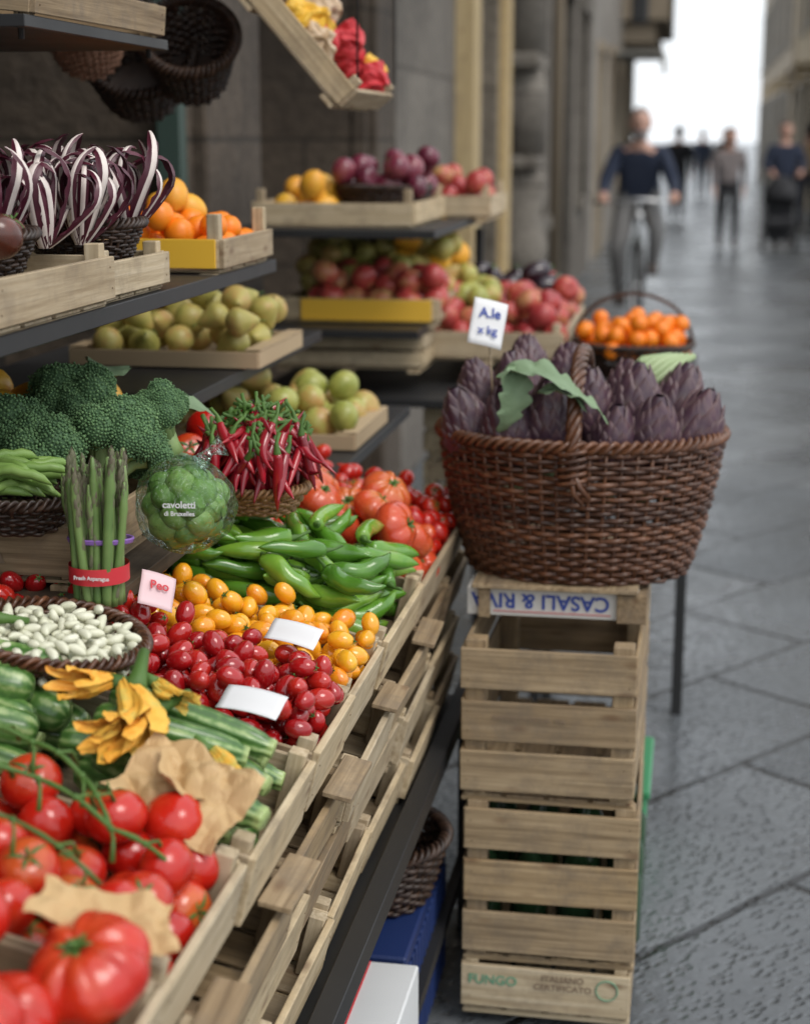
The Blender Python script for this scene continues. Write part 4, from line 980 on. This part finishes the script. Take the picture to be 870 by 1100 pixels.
def joints(p,k_=1.):
    rad={'pelvis':(.165,.13),'spine':(.18,.14),'chest':(.2,.14),'neckb':(.1,.09),'neck':(.06,.06),'headb':(.055,.055)}
    J={}
    for k in ('pelvis','spine','chest','neckb','neck','headb'): J[k]=(p[k],tuple(x*k_ for x in rad[k]),1 if k=='pelvis' else 2 if k in('neck','headb') else 0)
    for s in 'LR':
        for k,r,l in (('sh',.085,0),('el',.062,0),('wr',.042,0),('ha',(.04,.022),2),('hip',.11,1),('kn',.078,1),('an',.055,1),('to',(.045,.035),6)): J[k+s]=(p[k+s],r*k_ if np.isscalar(r) else r,l)
    return J
def walkpose(st=.22,arm=.15,side=1):
    p={'pelvis':(0,0,.95),'spine':(0,0,1.12),'chest':(0,-.01,1.3),'neckb':(0,0,1.42),'neck':(0,0,1.48),'headb':(0,-.01,1.55)}
    for s,x,g in (('L',1,side),('R',-1,-side)):
        p['sh'+s]=(x*.19,0,1.38);p['el'+s]=(x*.235,arm*g*.5+.02,1.13);p['wr'+s]=(x*.23,arm*g-.05,.9);p['ha'+s]=(x*.225,arm*g-.07,.8)
        p['hip'+s]=(x*.09,0,.9);p['kn'+s]=(x*.1,-g*st*.5-.04,.49);p['an'+s]=(x*.095,-g*st+ (.0),.085+(.05 if g<0 else 0));p['to'+s]=(x*.1,-g*st-.15,.035)
    return p
def hand(ax):
    out=[]
    for k in range(4):
        l=(.03,.034,.032,.026)[k]; out.append(((ax*(.022-.017*k),-.02,.0),(0,-l*.6,-.022),(0,.022,-.016)))
    out.append(((-ax*.03,.0,-.01),(-ax*.01,-.02,-.02),(0,-.01,-.015))); return out
def hang(x):
    out=[]
    for k in range(4):
        l=(.04,.045,.043,.034)[k]; out.append(((0,-.025+.016*k,-.03),(x*-.004,-.004,-l),(x*-.012,-.003,-l*.6)))
    out.append(((x*-.01,-.035,.0),(x*-.008,-.018,-.03),(0,-.002,-.02))); return out
cx,cy=-.47,13.9
p={'pelvis':(0,.30,.98),'spine':(0,.25,1.13),'chest':(0,.16,1.31),'neckb':(0,.10,1.43),'neck':(0,.07,1.49),'headb':(0,.05,1.55)}
for s,x in (('L',1),('R',-1)):
    p['sh'+s]=(x*.19,.13,1.38);p['el'+s]=(x*.28,.0,1.15);p['wr'+s]=(x*.29,-.2,1.05);p['ha'+s]=(x*.285,-.27,1.035);p['hip'+s]=(x*.1,.26,.93)
p['knL']=(.16,-.12,.78);p['anL']=(.13,.0,.46);p['toL']=(.13,-.14,.42)
p['knR']=(-.16,-.02,.58);p['anR']=(-.13,.1,.2);p['toR']=(-.13,-.05,.15)
J=joints(p)
person('cyclist',(cx,cy,0),.04,J,E0,navy,greyc,hairg,1.0,(0,.035,1.63),(0,0,.05),bald=True,beard=True,hands=[(p['haL'],hand(1)),(p['haR'],hand(-1))])
mb=MB()
def wheel(yc,steer=0,xo=0):
    t=np.arange(48)*2*pi/48; Mx=TRS((xo,yc,.345),(0,0,steer))@TRS((0,0,0),(0,pi/2,0))
    nn=np.stack([np.cos(t),np.sin(t),0*t],1); mb.add(ring(nn*.325,nn,.02,8),Mx,mi=0); mb.add(ring(nn*.3,nn,.009,6),Mx,mi=1)
    for i in range(20):
        a=i*pi/10; mb.tube([(.02*math.cos(a),.02*math.sin(a),.02*(-1)**i),(.3*math.cos(a),.3*math.sin(a),0)],.0012,4,mi=1,M=Mx)
    mb.tube([(0,0,-.05),(0,0,.05)],.02,8,mi=1,M=Mx)
    P=np.array([(.355*math.cos(a),.355*math.sin(a),0) for a in np.linspace(0,2.6,16)]); g=np.zeros((3,16,3))
    for k,s in enumerate((-.025,0,.025)): g[k]=P+np.array([0,0,s])
    mb.add(grid(g),Mx@Matrix.Rotation(2.,4,'Z'),mi=0)
wheel(-.5,.12); wheel(.58)
F=[((0,-.38,.86),(0,.06,.3),.017),((0,-.37,.8),(0,.2,.78),.016),((0,.06,.3),(0,.22,.88),.016),((0,.06,.3),(0,.58,.345),.012),((0,.19,.74),(0,.58,.345),.01),((0,-.35,.98),(0,-.42,.7),.018)]
for a,b,r in F: mb.tube([a,b],r,8,mi=2)
for x in (-.05,.05): mb.tube([(x*.5,-.42,.72),(x,-.45,.6),(x,-.5,.345)],[.013,.012,.01],8,mi=2)
mb.tube([(0,-.36,.9),(0,-.37,1.03)],.014,8,mi=1)
mb.tube([(-.33,-.22,1.0),(-.27,-.27,1.01),(-.12,-.37,1.02),(0,-.39,1.03),(.12,-.37,1.02),(.27,-.27,1.01),(.33,-.22,1.0)],.014,8,mi=1)
for x in (-1,1): mb.tube([(x*.26,-.28,1.01),(x*.35,-.2,.998)],.017,8,mi=0)
mb.tube([(0,.22,.86),(0,.225,.9)],.013,8,mi=1); mb.add(sph(16,10),TRS((0,.26,.915),(0,0,0),(.085,.14,.03)),mi=0); mb.add(sph(12,8),TRS((0,.13,.915),(0,0,0),(.03,.1,.022)),mi=0)
t=np.arange(40)*2*pi/40; nn=np.stack([np.cos(t),np.sin(t),0*t],1); mb.add(ring(nn*.085,nn,.006,6),TRS((.05,.06,.3),(0,pi/2,0)),mi=1)
mb.tube([(.07,.06,.3),(.08,-.07,.41)],.009,6,mi=1); mb.tube([(-.07,.06,.3),(-.08,.06,.14)],.009,6,mi=1); mb.box((.13,-.07,.41),(.1,.08,.02),mi=0); mb.box((-.13,.03,.14),(.1,.08,.02),mi=0)
mb.add(sph(12,8),TRS((0,-.44,.9),(0,0,0),(.04,.04,.04)),mi=1)
mb.build('bicycle',[G('tyre',(.02,.02,.02),(.03,.03,.03),.8),G('bike_metal',(.5,.5,.5),(.6,.6,.6),.3,metal=.8),G('bike_paint',(.12,.13,.12),(.16,.17,.16),.35)],M=TRS((cx,cy,0),(0,0,.04)))
def walker(name,loc,yaw,pose,k_,top,leg,hair,sc,**kw):
    person(name,loc,yaw,joints(pose,k_),E0,top,leg,hair,sc,(0,-.02,1.63),hands=[(pose['haL'],hang(1)),(pose['haR'],hang(-1))],**kw)
walker('woman_walking',(.44,23.6,0),.1,walkpose(.16,.1,1),.85,patt,blackc,haird,.95,long=True)
p=walkpose(.2,.1,-1)
for s,x in (('L',1),('R',-1)): p['el'+s]=(x*.26,-.06,1.15);p['wr'+s]=(x*.2,-.3,1.06);p['ha'+s]=(x*.18,-.36,1.04)
person('man_with_pushchair',(1.2,23.9,0),.05,joints(p),E0,navy,blackc,haird,1.,(0,-.02,1.63),hands=[(p['haL'],hand(1)),(p['haR'],hand(-1))])
walker('distant_pedestrian',(-.36,32,0),3.1,walkpose(.2,.1,1),1,blackc,blackc,haird,1.)
walker('distant_pedestrian',(.12,45,0),3.1,walkpose(.2,.1,-1),1,navy,jean,haird,1.)
walker('distant_pedestrian',(.65,42,0),0,walkpose(.2,.1,-1),1,blackc,jean,hairg,1.)
walker('pedestrian',(1.83,28.5,0),3.0,walkpose(.2,.1,-1),1,tanc,jean,haird,1.)
mb=MB(); 
for x in (-.22,.22):
    mb.tube([(x,.42,1.02),(x,.2,.7),(x,-.25,.12)],.014,8,mi=0); mb.tube([(x,-.1,.55),(x,.3,.12)],.014,8,mi=0)
    for y in (-.27,.3):
        t=np.arange(24)*2*pi/24; nn=np.stack([np.cos(t),np.sin(t),0*t],1); mb.add(ring(nn*.08,nn,.02,8),TRS((x,y,.1),(0,pi/2,0)),mi=0); mb.tube([(x-.02,y,.1),(x+.02,y,.1)],.03,10,mi=0)
mb.tube([(-.22,.42,1.02),(.22,.42,1.02)],.016,8,mi=0)
hd=sph(24,14,lambda r,z,U,P:(r*.24,np.maximum(z,-.25)*.3)); mb.add(hd,TRS((0,.08,.72),(-.3,0,0)),mi=1)
mb.box((0,.1,.5),(.38,.12,.5),TRS((0,0,0),(-.15,0,0)),mi=1,ch=.05); mb.box((0,-.1,.38),(.38,.42,.14),mi=1,ch=.05); mb.box((0,.02,.2),(.36,.4,.12),mi=1,ch=.03)
mb.build('pushchair',[blackm,blackc],M=TRS((1.15,23.4,0)))
# ================================================================ LIGHT, CAMERA
w=bpy.data.worlds.new("World"); scene.world=w; w.use_nodes=True; nt=w.node_tree; bgn=nt.nodes['Background']
S=Vector((.5,-.35,.8)).normalized()
sky=nt.nodes.new('ShaderNodeTexSky'); sky.sky_type='NISHITA'; sky.sun_disc=False; sky.sun_elevation=math.asin(S.z); sky.sun_rotation=math.atan2(S.x,S.y); sky.dust_density=3; sky.air_density=1.2
mxx=nt.nodes.new('ShaderNodeMix'); mxx.data_type='RGBA'; mxx.inputs[0].default_value=.85; mxx.inputs[7].default_value=(9.4,9.8,10.2,1)
nt.links.new(sky.outputs[0],mxx.inputs[6]); nt.links.new(mxx.outputs[2],bgn.inputs[0]); bgn.inputs[1].default_value=.15
sl=bpy.data.lights.new('sun','SUN'); sl.energy=1.45; sl.angle=math.radians(25); sl.color=(1,.95,.89); so=bpy.data.objects.new('sun',sl); scene.collection.objects.link(so); so.rotation_euler=S.to_track_quat('Z','Y').to_euler()
cam=bpy.data.cameras.new('camera'); co=bpy.data.objects.new('camera',cam); scene.collection.objects.link(co); scene.camera=co
co.location=(0,0,1.5); co.rotation_euler=(math.radians(90-12.88),0,math.radians(9.95))
cam.sensor_fit='HORIZONTAL'; cam.sensor_width=24; cam.lens=48.3; cam.clip_start=.05; cam.clip_end=3000
cam.dof.use_dof=True; cam.dof.focus_distance=2.05; cam.dof.aperture_fstop=3.0
scene.view_settings.view_transform='Standard'; scene.view_settings.look='None'; scene.view_settings.exposure=0
